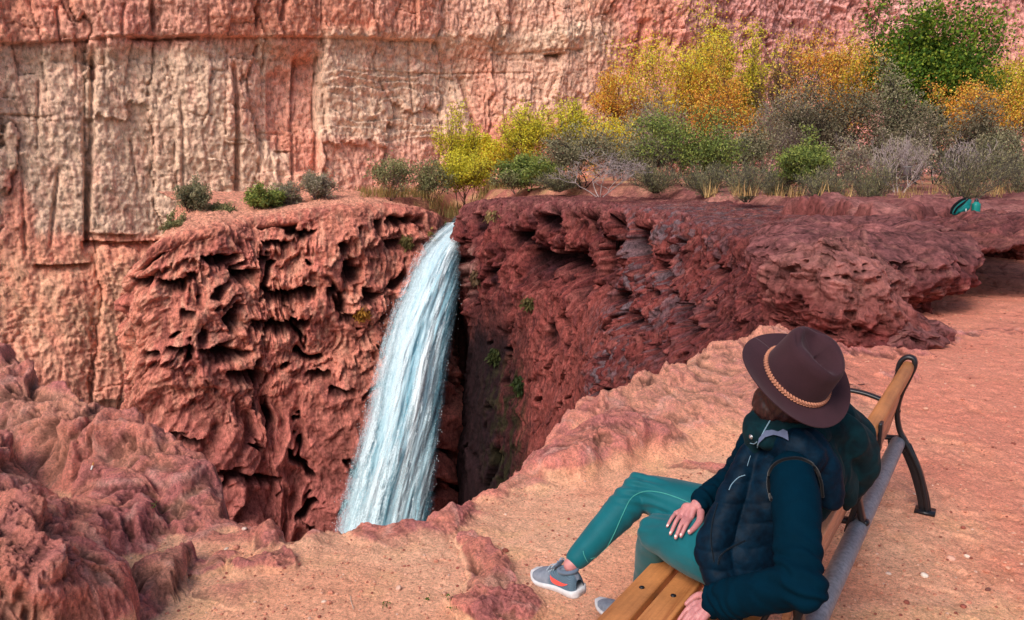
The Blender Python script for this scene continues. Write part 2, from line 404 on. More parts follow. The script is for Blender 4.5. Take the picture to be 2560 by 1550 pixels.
def left_cliff():
    st = [(372, 640, 70, 5, 0, 0, 90, .0), (352, 655, 60, 5, 0, 0, 90, .0), (338, 690, 54, 7, .05, 0, 90, .1), (352, 668, 50.5, 12, .05, 0, 90, .3), (400, 602, 50, 14, .08, 0, 90, .30), (520, 562, 51, 14, .06, 0, 90, .22), (620, 545, 53, 14, .04, 0, 90, .18),
          (720, 530, 54, 14, .04, 0, 90, .14), (850, 512, 55, 12, .08, 0, 90, .10), (960, 510, 57, 12, .1, 0, 90, .10), (1035, 518, 58, 10, .15, 0, 90, .06), (1078, 532, 60, 6, .12, 0, 90, .03), (1100, 552, 64, 5, .05, 0, 90, .0), (1104, 556, 74, 5, 0, 0, 90, .0)]
    CV = [(560, 655, 42, 20, 26), (608, 690, 34, 20, 24), (520, 650, 22, 12, 14), (655, 655, 20, 14, 16), (430, 715, 44, 20, 26), (350, 705, 26, 14, 16), (705, 745, 46, 20, 26), (765, 735, 32, 18, 22), (470, 790, 20, 18, 12), (880, 690, 26, 44, 30), (1000, 560, 34, 22, 22), (760, 590, 30, 15, 16),
          (690, 612, 40, 12, 14), (830, 745, 14, 28, 16), (945, 570, 12, 26, 14), (985, 612, 24, 14, 14), (860, 622, 16, 20, 12), (715, 820, 62, 26, 26), (560, 890, 64, 20, 22), (450, 875, 40, 14, 16), (380, 888, 26, 12, 14), (620, 945, 52, 22, 18), (410, 1095, 62, 16, 18), (480, 1105, 40, 14, 14), (570, 1180, 22, 12, 16),
          (800, 940, 34, 14, 12), (505, 850, 16, 26, 12), (640, 810, 24, 16, 14), (590, 770, 16, 12, 10), (930, 750, 22, 26, 16), (860, 985, 40, 14, 18), (640, 1200, 60, 14, 12), (880, 800, 30, 14, 10), (480, 700, 16, 16, 12), (260, 930, 18, 20, 10), (270, 1000, 12, 40, 12)]
    base = trav_disp(3, .95, 1.0, .9, CV, .95, 1.25)
    def disp(U_, R_, B, PX, PY):
        d, ex = base(U_, R_, B, PX, PY)
        low = sstep(135, 230, R_+60*ex['fx'])         # lower face: smoother draped cones
        d = d*(1-.78*low)+low*(fbm(U_/13, R_/16, 4, 93)*5)+low*(ridge(U_/60+ex['fy']*1.2, R_/150, 2, 90)-.6)*30; cav_ = ex['cave']; d = d-cav_*low*14
        ex['low'] = low; d = d*(.30+.70*sstep(30, 150, U_)); d = d-8*sstep(110, 30, U_)
        return d, ex
    def colf(U_, R_, B, X, Y, Z, ex):
        n = fbm(U_/30, R_/45, 4, 71); n2 = fbm(U_/7, R_/22, 3, 75)
        PX, PY = proj(X, Y, Z)
        c = mix(lin(190, 112, 88), lin(160, 84, 70), sstep(-.3, .4, n))
        c = mix(c, lin(214, 146, 118), sstep(.0, .30, n2)*.7); c = mix(c, lin(118, 62, 58), sstep(.08, .35, fbm(U_/4, R_/30, 3, 77))*.45)
        c = mix(c, lin(216, 146, 116), sstep(6, -14, R_)*.75)
        c = mix(c, lin(190, 106, 88), ex['low']*.7)
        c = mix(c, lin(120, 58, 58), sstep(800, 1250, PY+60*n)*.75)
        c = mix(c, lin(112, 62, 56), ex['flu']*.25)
        c = mix(c, lin(60, 30, 34), sstep(.05, .6, ex['cave'])*.8)  # cave shade painted into the rock colour
        c = mix(c, lin(92, 50, 52), ex['mk']*sstep(.84, .9, (ex['saw']))*0)
        c = mix(c, lin(150, 78, 66), sstep(900, 1050, PX)*.5)
        return c
    rows = np.r_[np.arange(-140, -40, 2.5/QL), np.arange(-40, 330, 1.05/QL), np.arange(330, 620, 5)]
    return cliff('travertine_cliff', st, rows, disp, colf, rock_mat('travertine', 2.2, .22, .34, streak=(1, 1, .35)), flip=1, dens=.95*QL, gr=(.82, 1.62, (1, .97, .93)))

def right_cliff():
    #      px    y    d    rnd slope und ust rise
    st = [(1200, 545, 70, 5, .0, 0, 60, .0), (1188, 540, 64, 6, .0, 0, 60, .03), (1184, 515, 59, 9, .05, 0, 60, .06), (1210, 502, 55, 10, .08, 0, 60, .06), (1270, 498, 51, 13, .10, 0, 60, .05),
          (1400, 500, 45, 16, .06, 0, 60, .05), (1560, 512, 37, 20, .12, 0, 60, .05), (1700, 530, 30, 26, .35, 0, 60, .05), (1850, 560, 23, 34, .55, 0, 60, .07), (1990, 610, 17, 34, .6, 0, 60, .10), (2080, 650, 13.2, 30, .5, 0, 60, .12), (2180, 680, 11.6, 24, .3, 0, 60, .14), (2300, 690, 11.6, 20, .2, 0, 60, .14)]
    CV = [(1325, 665, 24, 46, 34), (1403, 665, 38, 34, 36), (1538, 590, 15, 50, 30), (1512, 665, 24, 60, 34), (1605, 630, 20, 60, 34), (1298, 600, 20, 26, 20), (1585, 800, 32, 18, 22), (1540, 755, 26, 26, 26), (1704, 775, 20, 30, 28), (1715, 835, 22, 30, 26), (1512, 975, 13, 12, 16), (1178, 680, 15, 70, 30),
          (1382, 842, 14, 30, 18), (1210, 570, 14, 20, 14), (1450, 720, 18, 40, 24), (1660, 700, 16, 50, 24), (1800, 700, 16, 26, 18), (1370, 560, 16, 22, 16), (1470, 560, 14, 30, 18), (1240, 700, 12, 26, 10), (1770, 800, 18, 40, 22), (1870, 820, 26, 16, 16), (1640, 880, 20, 16, 14)]
    b = trav_disp(27, 1.2, .9, 1.0, CV, 1.3)
    def disp(U_, R_, B, PX, PY):
        d, ex = b(U_, R_, B, PX, PY)
        rec = sstep(770, 860, PY+30*ex['fx']*3)*sstep(1340, 1270, PX+60*ex['fy']); d = d-26*rec
        near = sstep(30, 14, B[None, :, 3])             # the near end is massive and knobbly instead of draped
        d = d*(1-.75*near)+near*(fbm(U_/42, R_/32, 4, 120)*17+(ridge(U_/60+fbm(U_/50, R_/50, 2, 4)*2, R_/20, 2, 124)-.6)*8*sstep(20, 60, R_))
        d = d+near*(ridge(U_/6, R_/5, 3, 130)-.6)*2.6
        ex['near'] = near
        # diagonal drapery in the middle
        mid = sstep(40, 30, B[None, :, 3])*(1-near)
        d = d+mid*(ridge(U_/14-R_/40+ex['fx']*3, R_/90, 3, 134)-.6)*15*sstep(0, 30, R_)
        smooth = sstep(80, 140, R_+30*ex['fx'])*sstep(28, 40, B[None, :, 3])
        d = d*(1-.7*smooth)-ex['cave']*smooth*16+smooth*fbm(U_/12, R_/20, 4, 141)*3
        ex['smooth'] = smooth; ex['mid'] = mid
        return d, ex
    def colf(U_, R_, B, X, Y, Z, ex):
        n = fbm(U_/34, R_/40, 4, 171); n2 = fbm(U_/8, R_/20, 3, 175); n3 = fbm(U_/10, R_/10, 3, 178)
        PX, PY = proj(X, Y, Z)
        c = mix(lin(128, 60, 54), lin(100, 44, 44), sstep(-.3, .4, n))
        c = mix(c, lin(152, 76, 66), ex['smooth']*.85)
        c = mix(c, lin(170, 100, 88), sstep(.05, .3, fbm(U_/4, R_/34, 3, 181))*.45); c = mix(c, lin(64, 34, 42), sstep(.1, .35, fbm(U_/6, R_/26, 3, 185))*.5)
        top = sstep(40, 5, R_)
        c = mix(c, mix(lin(128, 74, 74), lin(160, 104, 96), sstep(-.2, .4, n3)), top*.7*sstep(-.5, .2, n+.3))
        c = mix(c, lin(176, 112, 94), sstep(0, -20, R_)*sstep(0, .3, n)*.6)
        c = mix(c, GREYR*.8, ex['mid']*sstep(.02, .3, n2+n*.6)*.75)
        c = mix(c, lin(118, 60, 60), ex['near']*.55*sstep(-.2, .3, n3))
        c = mix(c, lin(44, 24, 32), sstep(.05, .6, ex['cave'])*.85*(1-ex['near']))  # shade of the hollows painted in as near-black rock
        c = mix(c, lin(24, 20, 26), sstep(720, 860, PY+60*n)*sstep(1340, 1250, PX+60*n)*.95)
        c = mix(c, OLIVE*.5, sstep(850, 950, PY)*sstep(1340, 1290, PX)*sstep(1180, 1260, PX)*sstep(-.1, .2, n2)*.8)
        c = mix(c, lin(150, 112, 100), sstep(1200, 1175, PX)*sstep(600, 640, PY)*sstep(780, 680, PY)*sstep(-.2, .2, n2)*.8)
        return c
    rows = np.r_[np.arange(-230, -60, 2.2/QL), np.arange(-60, 270, 1.05/QL), np.arange(270, 620, 5)]
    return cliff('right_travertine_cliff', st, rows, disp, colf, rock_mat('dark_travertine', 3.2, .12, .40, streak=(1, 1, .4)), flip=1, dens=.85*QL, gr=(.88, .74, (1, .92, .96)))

# ================================================================ PLATEAU behind the rims
def polydist(P, X, Y, closed=True):
    """distance to the outline, positive inside (even-odd)"""
    P = np.asarray(P, float); D2 = np.full(X.shape, 1e9, np.float32); ins = np.zeros(X.shape, bool)
    for i in range(len(P)):
        a, b = P[i], P[(i+1) % len(P)]; e = b-a; L2 = (e**2).sum()+1e-12
        t = np.clip(((X-a[0])*e[0]+(Y-a[1])*e[1])/L2, 0, 1)
        D2 = np.minimum(D2, (X-a[0]-t*e[0])**2+(Y-a[1]-t*e[1])**2)
        ins ^= ((a[1] > Y) != (b[1] > Y)) & (X < (b[0]-a[0])*(Y-a[1])/(b[1]-a[1]+1e-9)+a[0])
    return np.where(ins, 1, -1)*np.sqrt(D2)
def plat_h(X, Y):
    left = sstep(-3, -7, X)
    zr = 1.12+.012*(Y-20)+.10*sstep(30, 50, Y); zl = .55+.012*(Y-60)-.11*np.clip(-13-X, 0, 30)
    zr = zr-.45*sstep(40, 50, Y)*sstep(5, 0, X)
    Z = zr*(1-left)+zl*left
    ch = np.exp(-((X+4.3)/1.9)**4)*sstep(56, 60, Y)*sstep(90, 76, Y)
    return Z+fbm(X/14, Y/14, 3, 201)*.35-ch*2.0
def plateau():
    th = np.radians(np.linspace(-34, 48, int(900*QL))); r = 1/np.linspace(1/12.5, 1/175., int(330*QL))
    T, R = np.meshgrid(th, r); X = R*np.sin(T); Y = R*np.cos(T)
    Z = plat_h(X, Y)
    P = [(-24, 60), (-21.5, 57), (-19, 57), (-15, 58), (-9, 61.5), (-6.0, 65), (-5.2, 66), (-4, 65), (-3, 62), (-1.5, 58), (.8, 54), (3.5, 48), (6.2, 41), (7.8, 34), (8.6, 28), (8.6, 22), (7.2, 16.5), (6.4, 13.5), (7.0, 13.4), (8.2, 16.2), (9.6, 19), (11.2, 20.6), (13.2, 21), (14.5, 20), (17, 19.5), (160, 19), (160, 190), (-60, 190), (-60, 120), (-33, 100), (-26, 80)]
    w1 = fbm(X/1.5, Y/1.5, 4, 205)
    sd = polydist(P, X+.7*w1, Y+.7*fbm(X/1.5, Y/1.5, 4, 208))
    bay = sstep(5, 8, X)*sstep(30, 24, Y)
    s = sstep(-.25, .25, sd)
    near = sstep(60, 20, Y)
    rock = sstep(34, 24, Y)*sstep(-.1, .2, fbm(X/3, Y/3, 3, 211)+.3*sstep(3, 0, sd))
    rel = (ridge(X/1.1, Y/1.1, 4, 213)-.6)*.2+fbm(X/2.2, Y/2.2, 5, 216, .6)*.5
    Z = Z+rel*(.25+.75*rock)*(.55+.45*near)
    lay = (Z*5-np.floor(Z*5))
    Z = Z-1.6*sstep(2.6, 0, sd)*(1-bay)*sstep(13, 20, Y)
    Z = Z*s+np.where(bay > .5, -1.0, -48)*(1-s)
    n = fbm(X/5, Y/5, 4, 210); n2 = fbm(X/1.2, Y/1.2, 3, 219)
    c = mix(lin(170, 98, 82), lin(196, 130, 96), sstep(-.2, .3, n)); c = mix(c, lin(196, 158, 100), sstep(.05, .35, n2+.4*n)*sstep(30, 60, Y)*.6)
    rk = mix(lin(126, 70, 68), lin(150, 92, 86), sstep(-.2, .3, n2)); c = mix(c, rk, np.clip(rock*1.1+.25*sstep(0, .3, -n2)+.75*sstep(58, 40, Y), 0, 1))
    c = mix(c, lin(120, 56, 52), sstep(.5, -.1, sd))
    o = mesh_np('plateau_ground', np.stack([X, Y, Z], -1).reshape(-1, 3), grid_faces(*X.shape)[:, ::-1], rock_mat('plateau_soil', 3, .05, .34), cols=grade(c, .85, 1.05).reshape(-1, 3))
    tag(o, kind='structure')
    return lambda x, y: float(plat_h(np.array([x]), np.array([y]))[0])

# ================================================================ FREE-STANDING ROCKS
def rock_lump(name, label, c, rx, ry, z0, z1, prof, yaw=0, seed=0, cols=None, mat=None, amp=1.0, nu=420, nv=260, tilt=(0, 0), fine=1.0):
    """closed rock; prof = [(height 0..1, radius factor)] from the base to the crown"""
    u = np.linspace(0, 2*np.pi, nu); v = np.linspace(0, 1, nv); Uu, V = np.meshgrid(u, v)
    ph = [p[0] for p in prof]; pr = [p[1] for p in prof]
    k = np.hanning(31); k /= k.sum()
    vv = np.linspace(0, 1, 400); rad = np.interp(vv, np.linspace(0, 1, len(prof)), pr); hh = np.interp(vv, np.linspace(0, 1, len(prof)), ph)
    rad = np.convolve(np.pad(rad, 15, 'edge'), k, 'valid'); hh = np.convolve(np.pad(hh, 15, 'edge'), k, 'valid'); rad[-1] = 0; rad[:2] = rad[2]
    rad = rad*np.clip((1-vv)/.04, 0, 1)**.5
    r = np.interp(V, vv, rad); h = np.interp(V, vv, hh)
    back = math.atan2(c[1], c[0])-yaw                                # put the seam away from the camera
    A = Uu+back
    Rm = (rx+ry)/2; sx = A*Rm; sz = V*(z1-z0)*1.6
    f = fbm(sx/1.1, sz/.8, 4, seed+500)*.36+fbm(sx/.35, sz/.32, 4, seed+504)*.15+(ridge(sx/.9, sz/.45, 3, seed+507)-.6)*.06
    f1, f2, idw = worley(sx*2.6+fbm(sx, sz, 2, seed)*1.2, sz*3.2, seed+3)
    f = f+(.45-f1)*.10+(ridge(sx*9, sz*9, 3, seed+511)-.6)*.022*fine-sstep(.2, .45, fbm(sx/.3, sz/.2, 3, seed+515))*.12
    seam = np.minimum(Uu, 2*np.pi-Uu)/.35; f = f*sstep(0, 1, seam); f = f*amp
    cap = np.clip(r*1.6, 0, 1)
    X = np.cos(A)*(rx*r+f*cap); Y = np.sin(A)*(ry*r+f*cap); Z = z0+(z1-z0)*h+f*.5*(1-cap)+tilt[0]*X+tilt[1]*Y+fbm(X*1.7+5, Y*1.7, 4, seed+520)*.16*amp*h
    ca, sa = math.cos(yaw), math.sin(yaw); X, Y = X*ca-Y*sa+c[0], X*sa+Y*ca+c[1]
    n = fbm(sx, sz, 4, seed+530); n2 = fbm(sx*4, sz*4, 3, seed+533)
    ca_, cb_, ctop = cols or (lin(122, 56, 54), lin(150, 76, 66), lin(150, 96, 94))
    cc = mix(ca_, cb_, sstep(-.3, .35, n)); cc = mix(cc, ctop, sstep(.45, .85, h+.25*n)*.75); cc = mix(cc, lin(84, 42, 46), sstep(.15, .45, -n2)*.5)
    cc = mix(cc, lin(176, 120, 106), sstep(.15, .4, n2)*sstep(.3, .7, h)*.5)
    o = mesh_np(name, np.stack([X, Y, Z], -1).reshape(-1, 3), grid_faces(*X.shape), mat or D.materials.get('dark_travertine'), cols=grade(relief_shade(cc, f, .012), .88, .78, (1, .93, .97)).reshape(-1, 3))
    return tag(o, label, 'rock')
def rocks():
    rock_lump('rock_outcrop', 'big overhanging red rock outcrop with a flat crusty top beside the dirt path', pt(2135, 700, 12.6), 1.5, 2.0, -.35, 1.12,
              [(0, .64), (.2, .60), (.34, .66), (.44, .82), (.54, 1.02), (.74, 1.08), (.9, 1.0), (1.0, .7), (1.0, 0)], yaw=-.35, seed=7, nu=620, nv=330, tilt=(.02, .10))
    rock_lump('rock_boulder', 'rounded reddish boulder at the pit edge in front of the overhanging outcrop', pt(2092, 760, 9.6), .74, .85, -.55, 1.10,
              [(0, .95), (.18, .90), (.30, .84), (.40, .98), (.52, 1.12), (.70, 1.08), (.84, .88), (.95, .58), (1.0, .28), (1.0, 0)], yaw=.2, seed=31, nu=520, nv=330, tilt=(-.16, 0), cols=(lin(132, 60, 56), lin(156, 82, 74), lin(178, 118, 108)))
    rock_lump('rock_block', 'low undercut red rock block at the far right edge beyond the dirt path', pt(2600, 590, 19), 1.35, 1.3, -.15, 1.05,
              [(0, .8), (.2, .84), (.33, .80), (.4, .60), (.5, .74), (.62, .98), (.85, .95), (1.0, .6), (1.0, 0)], yaw=0, seed=55, nu=360, nv=220)
    rock_lump('rock_slab', 'low broken rock slab at the foot of the boulder behind the hat', pt(2250, 862, 9.2), .75, .45, -.30, .20,
              [(0, 1.0), (.5, 1.0), (.8, .9), (1.0, .6), (1.0, 0)], yaw=.3, seed=77, nu=300, nv=160)

# ================================================================ FOREGROUND GROUND
def ground():
    # rim of the pit, surveyed on the ground
    rim_px = [(560, 1290, .06), (620, 1318, 0), (700, 1330, 0), (760, 1312, .02), (820, 1292, .04), (875, 1282, .07), (905, 1296, .05), (916, 1318, -.02), (962, 1320, -.02), (975, 1296, .04), (1010, 1278, .06), (1050, 1292, .05),
              (1085, 1305, 0), (1120, 1265, .03), (1140, 1235, .05), (1165, 1208, .06), (1215, 1180, .08), (1262, 1176, .05), (1285, 1165, .02), (1288, 1140, .1), (1300, 1085, .24), (1330, 1040, .28), (1380, 1005, .3), (1440, 985, .3), (1500, 965, .32), (1570, 950, .3), (1640, 935, .28),
              (1700, 915, .25), (1730, 897, .25), (1800, 893, .2), (1850, 900, .1), (1880, 905, 0), (1930, 880, 0)]
    P = [(-9, 7.6), (-5.5, 6.5), (-4.3, 5.9), (-3.2, 5.3), (-2.5, 4.95), (-2.05, 4.7), (-1.7, 4.45)]+[tuple(onz(a, b, c)[:2]) for a, b, c in rim_px[0:]]
    P += [(4.3, 9.9), (5.2, 11.0), (6.2, 12.6), (8.5, 17), (10, 22), (10, 45)]
    P = np.array(P)
    # polar-ish sheet around the tripod point, dense where the camera is close
    th = np.concatenate([np.linspace(-75, -36, 40, endpoint=False), np.linspace(-36, 36, int(980*QL), endpoint=False), np.linspace(36, 80, 40)])
    th = np.radians(th)
    r1 = np.geomspace(1.3, 2.6, 60, endpoint=False)
    r2 = 1/np.linspace(1/2.6, 1/10.5, int(760*QL), endpoint=False); r3 = 1/np.linspace(1/10.5, 1/45.0, int(170*QL))
    r = np.concatenate([r1, r2, r3])
    T, R = np.meshgrid(th, r); X = (R*np.sin(T)).astype(np.float32); Y = (R*np.cos(T)).astype(np.float32)
    wx = fbm(X*1.6, Y*1.6, 3, 301); wy = fbm(X*1.6, Y*1.6, 3, 305)
    jx = fbm(X*7, Y*7, 3, 308); jy = fbm(X*7, Y*7, 3, 311)
    # signed distance to rim, positive on the ground
    Xw = X+.10*wx+.045*jx; Yw = Y+.10*wy+.045*jy
    D2 = np.full(X.shape, 99., np.float32); sgn = np.zeros(X.shape, np.float32)
    for i in range(len(P)-1):
        a, b = P[i], P[i+1]; e = b-a; L2 = (e**2).sum()
        t = np.clip(((Xw-a[0])*e[0]+(Yw-a[1])*e[1])/L2, 0, 1)
        dx = Xw-a[0]-t*e[0]; dy = Yw-a[1]-t*e[1]; dd = np.hypot(dx, dy)
        cr = e[0]*(Yw-a[1])-e[1]*(Xw-a[0])            # >0 left of the direction = pit side
        m = dd < D2-1e-6
        sgn = np.where(m, np.sign(-cr), sgn); D2 = np.where(m, dd, D2)
    sd_ = D2*sgn
    # winding fix: even-odd test of the pit polygon
    pit = np.vstack([P, [[10, 60], [-60, 60], [-60, 7.6]]]); ins = np.zeros(X.shape, bool)
    for i in range(len(pit)):
        a, b = pit[i], pit[(i+1) % len(pit)]
        cnd = ((a[1] > Yw) != (b[1] > Yw)) & (Xw < (b[0]-a[0])*(Yw-a[1])/(b[1]-a[1]+1e-9)+a[0])
        ins ^= cnd
    sd_ = np.where(ins, -D2, D2)
    # ---- rock layout
    def blob(cx, cy, rx, ry, ang=0, p=1.0):
        ca, sa = math.cos(ang), math.sin(ang); dx = X+.22*wx+.025*jx-cx; dy = Y+.22*wy+.025*jy-cy
        u = (dx*ca+dy*sa)/rx; v = (-dx*sa+dy*ca)/ry
        return np.clip(1-(u*u+v*v)**p, 0, 1)
    def ridgeline(pts, w, p=1.0):
        """distance to polyline with width; pts (x,y,h): returns height, mask"""
        H = np.zeros(X.shape, np.float32); M = H.copy()
        xx = X+.20*wx+.022*jx; yy = Y+.20*wy+.022*jy
        for (a, b) in zip(pts[:-1], pts[1:]):
            e = np.array([b[0]-a[0], b[1]-a[1]]); L2 = (e**2).sum()
            t = np.clip(((xx-a[0])*e[0]+(yy-a[1])*e[1])/L2, 0, 1)
            dd = np.hypot(xx-a[0]-t*e[0], yy-a[1]-t*e[1]); ww = w if np.isscalar(w) else w
            m = sstep(ww, ww*.15, dd); h = (a[2]+(b[2]-a[2])*t)*m
            H = np.maximum(H, h); M = np.maximum(M, m)
        return H, M
    base = .05*fbm(X*.7, Y*.7, 3, 321)-.02*sstep(6, 3, Y)
    base = base-.10*sstep(3.0, 4.2, X)*0
    H = base; rock = np.zeros(X.shape, np.float32)
    # crust lip all along the rim
    lipn = fbm(X*2.2, Y*2.2, 3, 327)
    lip = sstep(.42, .05, sd_+.16*lipn)*sstep(-.3, .1, lipn+.18)
    farm = sstep(5.2, 5.9, Y)*sstep(3.8, 2.6, X)*sstep(-1.2, 0, X)        # the outer crust mass
    H = H+lip*(.05+.06*farm); rock = np.maximum(rock, lip*.75)
    mass = sstep(1.9, .5, sd_+.45*lipn+.3*wx)*farm
    H = H+mass*(.23+.07*lipn); rock = np.maximum(rock, mass*.95)
    hf, mf = ridgeline([tuple(onz(1640, 1075, .1)[:2])+(.16,), tuple(onz(1560, 1060, .1)[:2])+(.22,), tuple(onz(1440, 1130, .1)[:2])+(.18,), tuple(onz(1320, 1150, 0)[:2])+(.12,)], .38)
    H = np.maximum(H, hf+base); rock = np.maximum(rock, mf)
    hf, mf = ridgeline([tuple(onz(1850, 1020, .1)[:2])+(.14,), tuple(onz(1740, 1040, .1)[:2])+(.15,), tuple(onz(1640, 1030, .1)[:2])+(.12,)], .30)
    H = np.maximum(H, hf+base); rock = np.maximum(rock, mf*.8)
    # left outcrop: crest along the rim, hollow, second ridge and the big lump at the corner
    hf, mf = ridgeline([(-6.5, 6.6, 1.2), (-4.2, 5.6, .86), (-3.35, 5.15, .64), (-2.75, 4.88, .50), (-2.5, 4.75, .40)], .60)
    H = np.maximum(H, hf*1.0+base); rock = np.maximum(rock, sstep(.1, .4, mf))
    hf, mf = ridgeline([(-2.6, 4.80, .44), (-2.2, 4.62, .37), (-1.9, 4.45, .27), (-1.6, 4.26, .13)], .44)
    H = np.maximum(H, hf*1.0+base); rock = np.maximum(rock, sstep(.1, .4, mf))
    hf, mf = ridgeline([(-4.4, 5.0, .7), (-3.1, 4.3, .42), (-2.75, 3.95, .34), (-2.5, 3.65, .34), (-2.3, 3.7, .28), (-2.1, 3.95, .16)], .48)
    H = np.maximum(H, hf+base); rock = np.maximum(rock, sstep(.1, .4, mf))
    hf, mf = ridgeline([(-2.35, 4.5, .26), (-2.1, 4.2, .2), (-2.05, 3.95, .14)], .30)
    H = np.maximum(H, hf+base); rock = np.maximum(rock, sstep(.1, .4, mf))
    b1 = blob(-2.48, 2.95, .90, .72, .2, 1.4); H = np.maximum(H, base+.58*np.sqrt(b1)); rock = np.maximum(rock, sstep(0, .1, b1))
    b2 = blob(-3.4, 3.6, 1.1, .8, .2, 1.3); H = np.maximum(H, base+.5*np.sqrt(b2)); rock = np.maximum(rock, sstep(0, .1, b2))
    b3 = blob(-1.78, 3.3, .26, .30, .3, 1.2); H = np.maximum(H, base+.09*b3); rock = np.maximum(rock, sstep(0, .15, b3))
    b3 = blob(*onz(430, 1455)[:2], .13, .20, .1, 1.4); H = np.maximum(H, base+.17*np.sqrt(b3)); rock = np.maximum(rock, sstep(0, .1, b3))
    for (px, py, rx, ry, h, st_) in [(660, 1350, .09, .20, .05, .9), (670, 1420, .16, .10, .05, .9), (540, 1420, .12, .07, .04, .7), (560, 1400, .06, .08, .03, .7), (1210, 1420, .16, .22, .06, .9), (1240, 1500, .20, .18, .06, .9), (1180, 1360, .10, .10, .04, .6),
                                     (1320, 1210, .18, .08, .03, .5), (1440, 1190, .2, .08, .04, .6), (2190, 1010, .22, .30, .03, .9), (2260, 945, .22, .14, .06, .9), (2380, 830, .45, .25, .04, .7), (2200, 885, .6, .25, .05, .9), (2080, 890, .5, .2, .04, .9), (2330, 850, .3, .3, .05, .7),
                                     (1760, 1170, .25, .1, .03, .6), (600, 1480, .2, .1, .02, .4), (2440, 690, .5, .25, .04, .5), (1100, 1300, .1, .1, .05, .8), (1150, 1290, .12, .08, .04, .6), (2530, 830, .4, .3, .03, .4)]:
        c0 = onz(px, py); b_ = blob(c0[0], c0[1], rx, ry, 0, 1); H = H+h*np.sqrt(b_)*(.6+.8*(jx+.3)); rock = np.maximum(rock, sstep(0, .5, b_)*st_)
    # the ground under the overhanging outcrop and behind it
    H = H+.12*sstep(14, 26, Y)*sstep(4, 7, X)
    # rocky relief only where rock
    r1_ = ridge(X*2.6+wx*.8, Y*2.6+wy*.8, 3, 341, .5); pits = fbm(X*5, Y*5, 4, 347)
    f1, f2, idc = worley(X*6+wx*2, Y*6+wy*2, 5)
    bl = np.abs(fbm(X*3.2+wx, Y*3.2+wy, 4, 343)); rel = (.20-bl)*.16+fbm(X*1.4+wx, Y*1.4, 3, 344)*.20-sstep(.10, .34, pits)*.075+(.35-f1)*.045+(ridge(X*14, Y*14, 3, 351)-.6)*.012
    big = sstep(.15, .45, H-base)
    f1s, f2s, ids = worley(X*15+wx*5+jx, Y*15+wy*5+jy, 9)
    f1t, f2t, idt = worley(X*34+jx*4, Y*34+jy*4, 12)
    rel = rel-sstep(.30, .05, f1s)*.026*sstep(-.1, .25, fbm(X*3, Y*3, 2, 363))-sstep(.3, .08, f1t)*.012+(ids-.5)*.018+fbm(X*11, Y*11, 5, 366, .6)*.04+(.45-worley(X*3.1+wx*1.5, Y*3.1+wy*1.5, 15)[0])*.12
    def grad_n(H):
        P_ = np.stack([X, Y, H], -1); du = np.gradient(P_, axis=1); dv = np.gradient(P_, axis=0)
        N_ = np.cross(du, dv); N_ /= np.linalg.norm(N_, axis=-1, keepdims=True)+1e-12
        return N_*np.sign(N_[..., 2:3])
    Hs = boxblur(boxblur(H, 8), 8); N0 = grad_n(Hs); rd = rock*rel*(.36+.50*big-.10*farm)
    H = H+(1-rock)*(.008*fbm(X*4, Y*4, 3, 355)+.0035*fbm(X*24, Y*24, 2, 359))+.006*ridge(X*28, Y*28, 2, 361)*rock
    # foot scuffs in the loose sand on the right
    sc_ = sstep(1.3, 2.4, X)*(1-rock); sx = noise2(X*9, Y*6, 370); H = H+sc_*(.013*np.abs(sx)-.016*sstep(.25, .5, noise2(X*5, Y*5, 373))+.008*fbm(X*14, Y*9, 3, 377))
    # drop into the pit
    out = np.clip(-sd_, 0, 50)
    H = H-np.where(sd_ < 0, np.minimum(30, 3.2*out**.8+14*np.clip(out-.05, 0, 9)), 0)
    H = H-.05*sstep(.10, .0, sd_)
    XX = X+N0[..., 0]*rd; YY = Y+N0[..., 1]*rd; H = H+N0[..., 2]*rd
    # ---- colour
    n = fbm(X*.8, Y*.8, 4, 381); n2 = fbm(X*5, Y*5, 4, 385); n3 = fbm(X*2.2, Y*2.2, 3, 389)
    sand = mix(lin(232, 172, 140), lin(220, 150, 118), sstep(-.3, .3, n)); sand = mix(sand, lin(196, 122, 98), sstep(.12, .4, fbm(X*1.7, Y*2.4, 4, 393))*.4); sand = mix(sand, lin(238, 180, 132), sstep(.05, .4, n3)*.55)
    sand = mix(sand, lin(178, 100, 84), sstep(1.5, 3.2, X+.8*n)*.85)
    sand = mix(sand, lin(140, 70, 60), sstep(1.1, .25, np.hypot((X-1.55)/.75, (Y-2.3)/1.3)+.35*n3)*.85)      # dark red soil with under-bench shadow painted in, behind the bench
    rk = mix(lin(178, 106, 92), lin(150, 84, 82), sstep(-.25, .3, n3)); rk = mix(rk, lin(196, 122, 102), sstep(0, .35, n2)*.55)
    rk = mix(rk, lin(206, 136, 114), farm*.8*(1-.6*sstep(.1, .4, n2))); rk = mix(rk, lin(118, 58, 58), sstep(.1, .45, pits)*.6); rk = mix(rk, lin(150, 88, 88), sstep(0, .25, fbm(X*9, Y*9, 3, 391))*.5)
    rk = mix(rk, lin(196, 150, 140), sstep(.72, .92, r1_)*.4)
    dust = sstep(-.2, .5, -rel*9+n*.6)*.35
    rk = mix(rk, sand, dust*.8)
    edge = rock+.25*n2
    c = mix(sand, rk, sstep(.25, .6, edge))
    c = relief_shade(c, rd+(H-N0[..., 2]*rd)*.3*(1-rock), .0014, k=(2, 9), s=(.5, .75))
    f = grid_faces(*X.shape)
    m = ground_mat()
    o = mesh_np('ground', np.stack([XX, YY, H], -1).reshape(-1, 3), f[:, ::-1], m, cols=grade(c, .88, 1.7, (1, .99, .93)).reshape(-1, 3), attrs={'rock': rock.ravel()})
    tag(o, kind='structure')
    return X, Y, H, rock, sd_
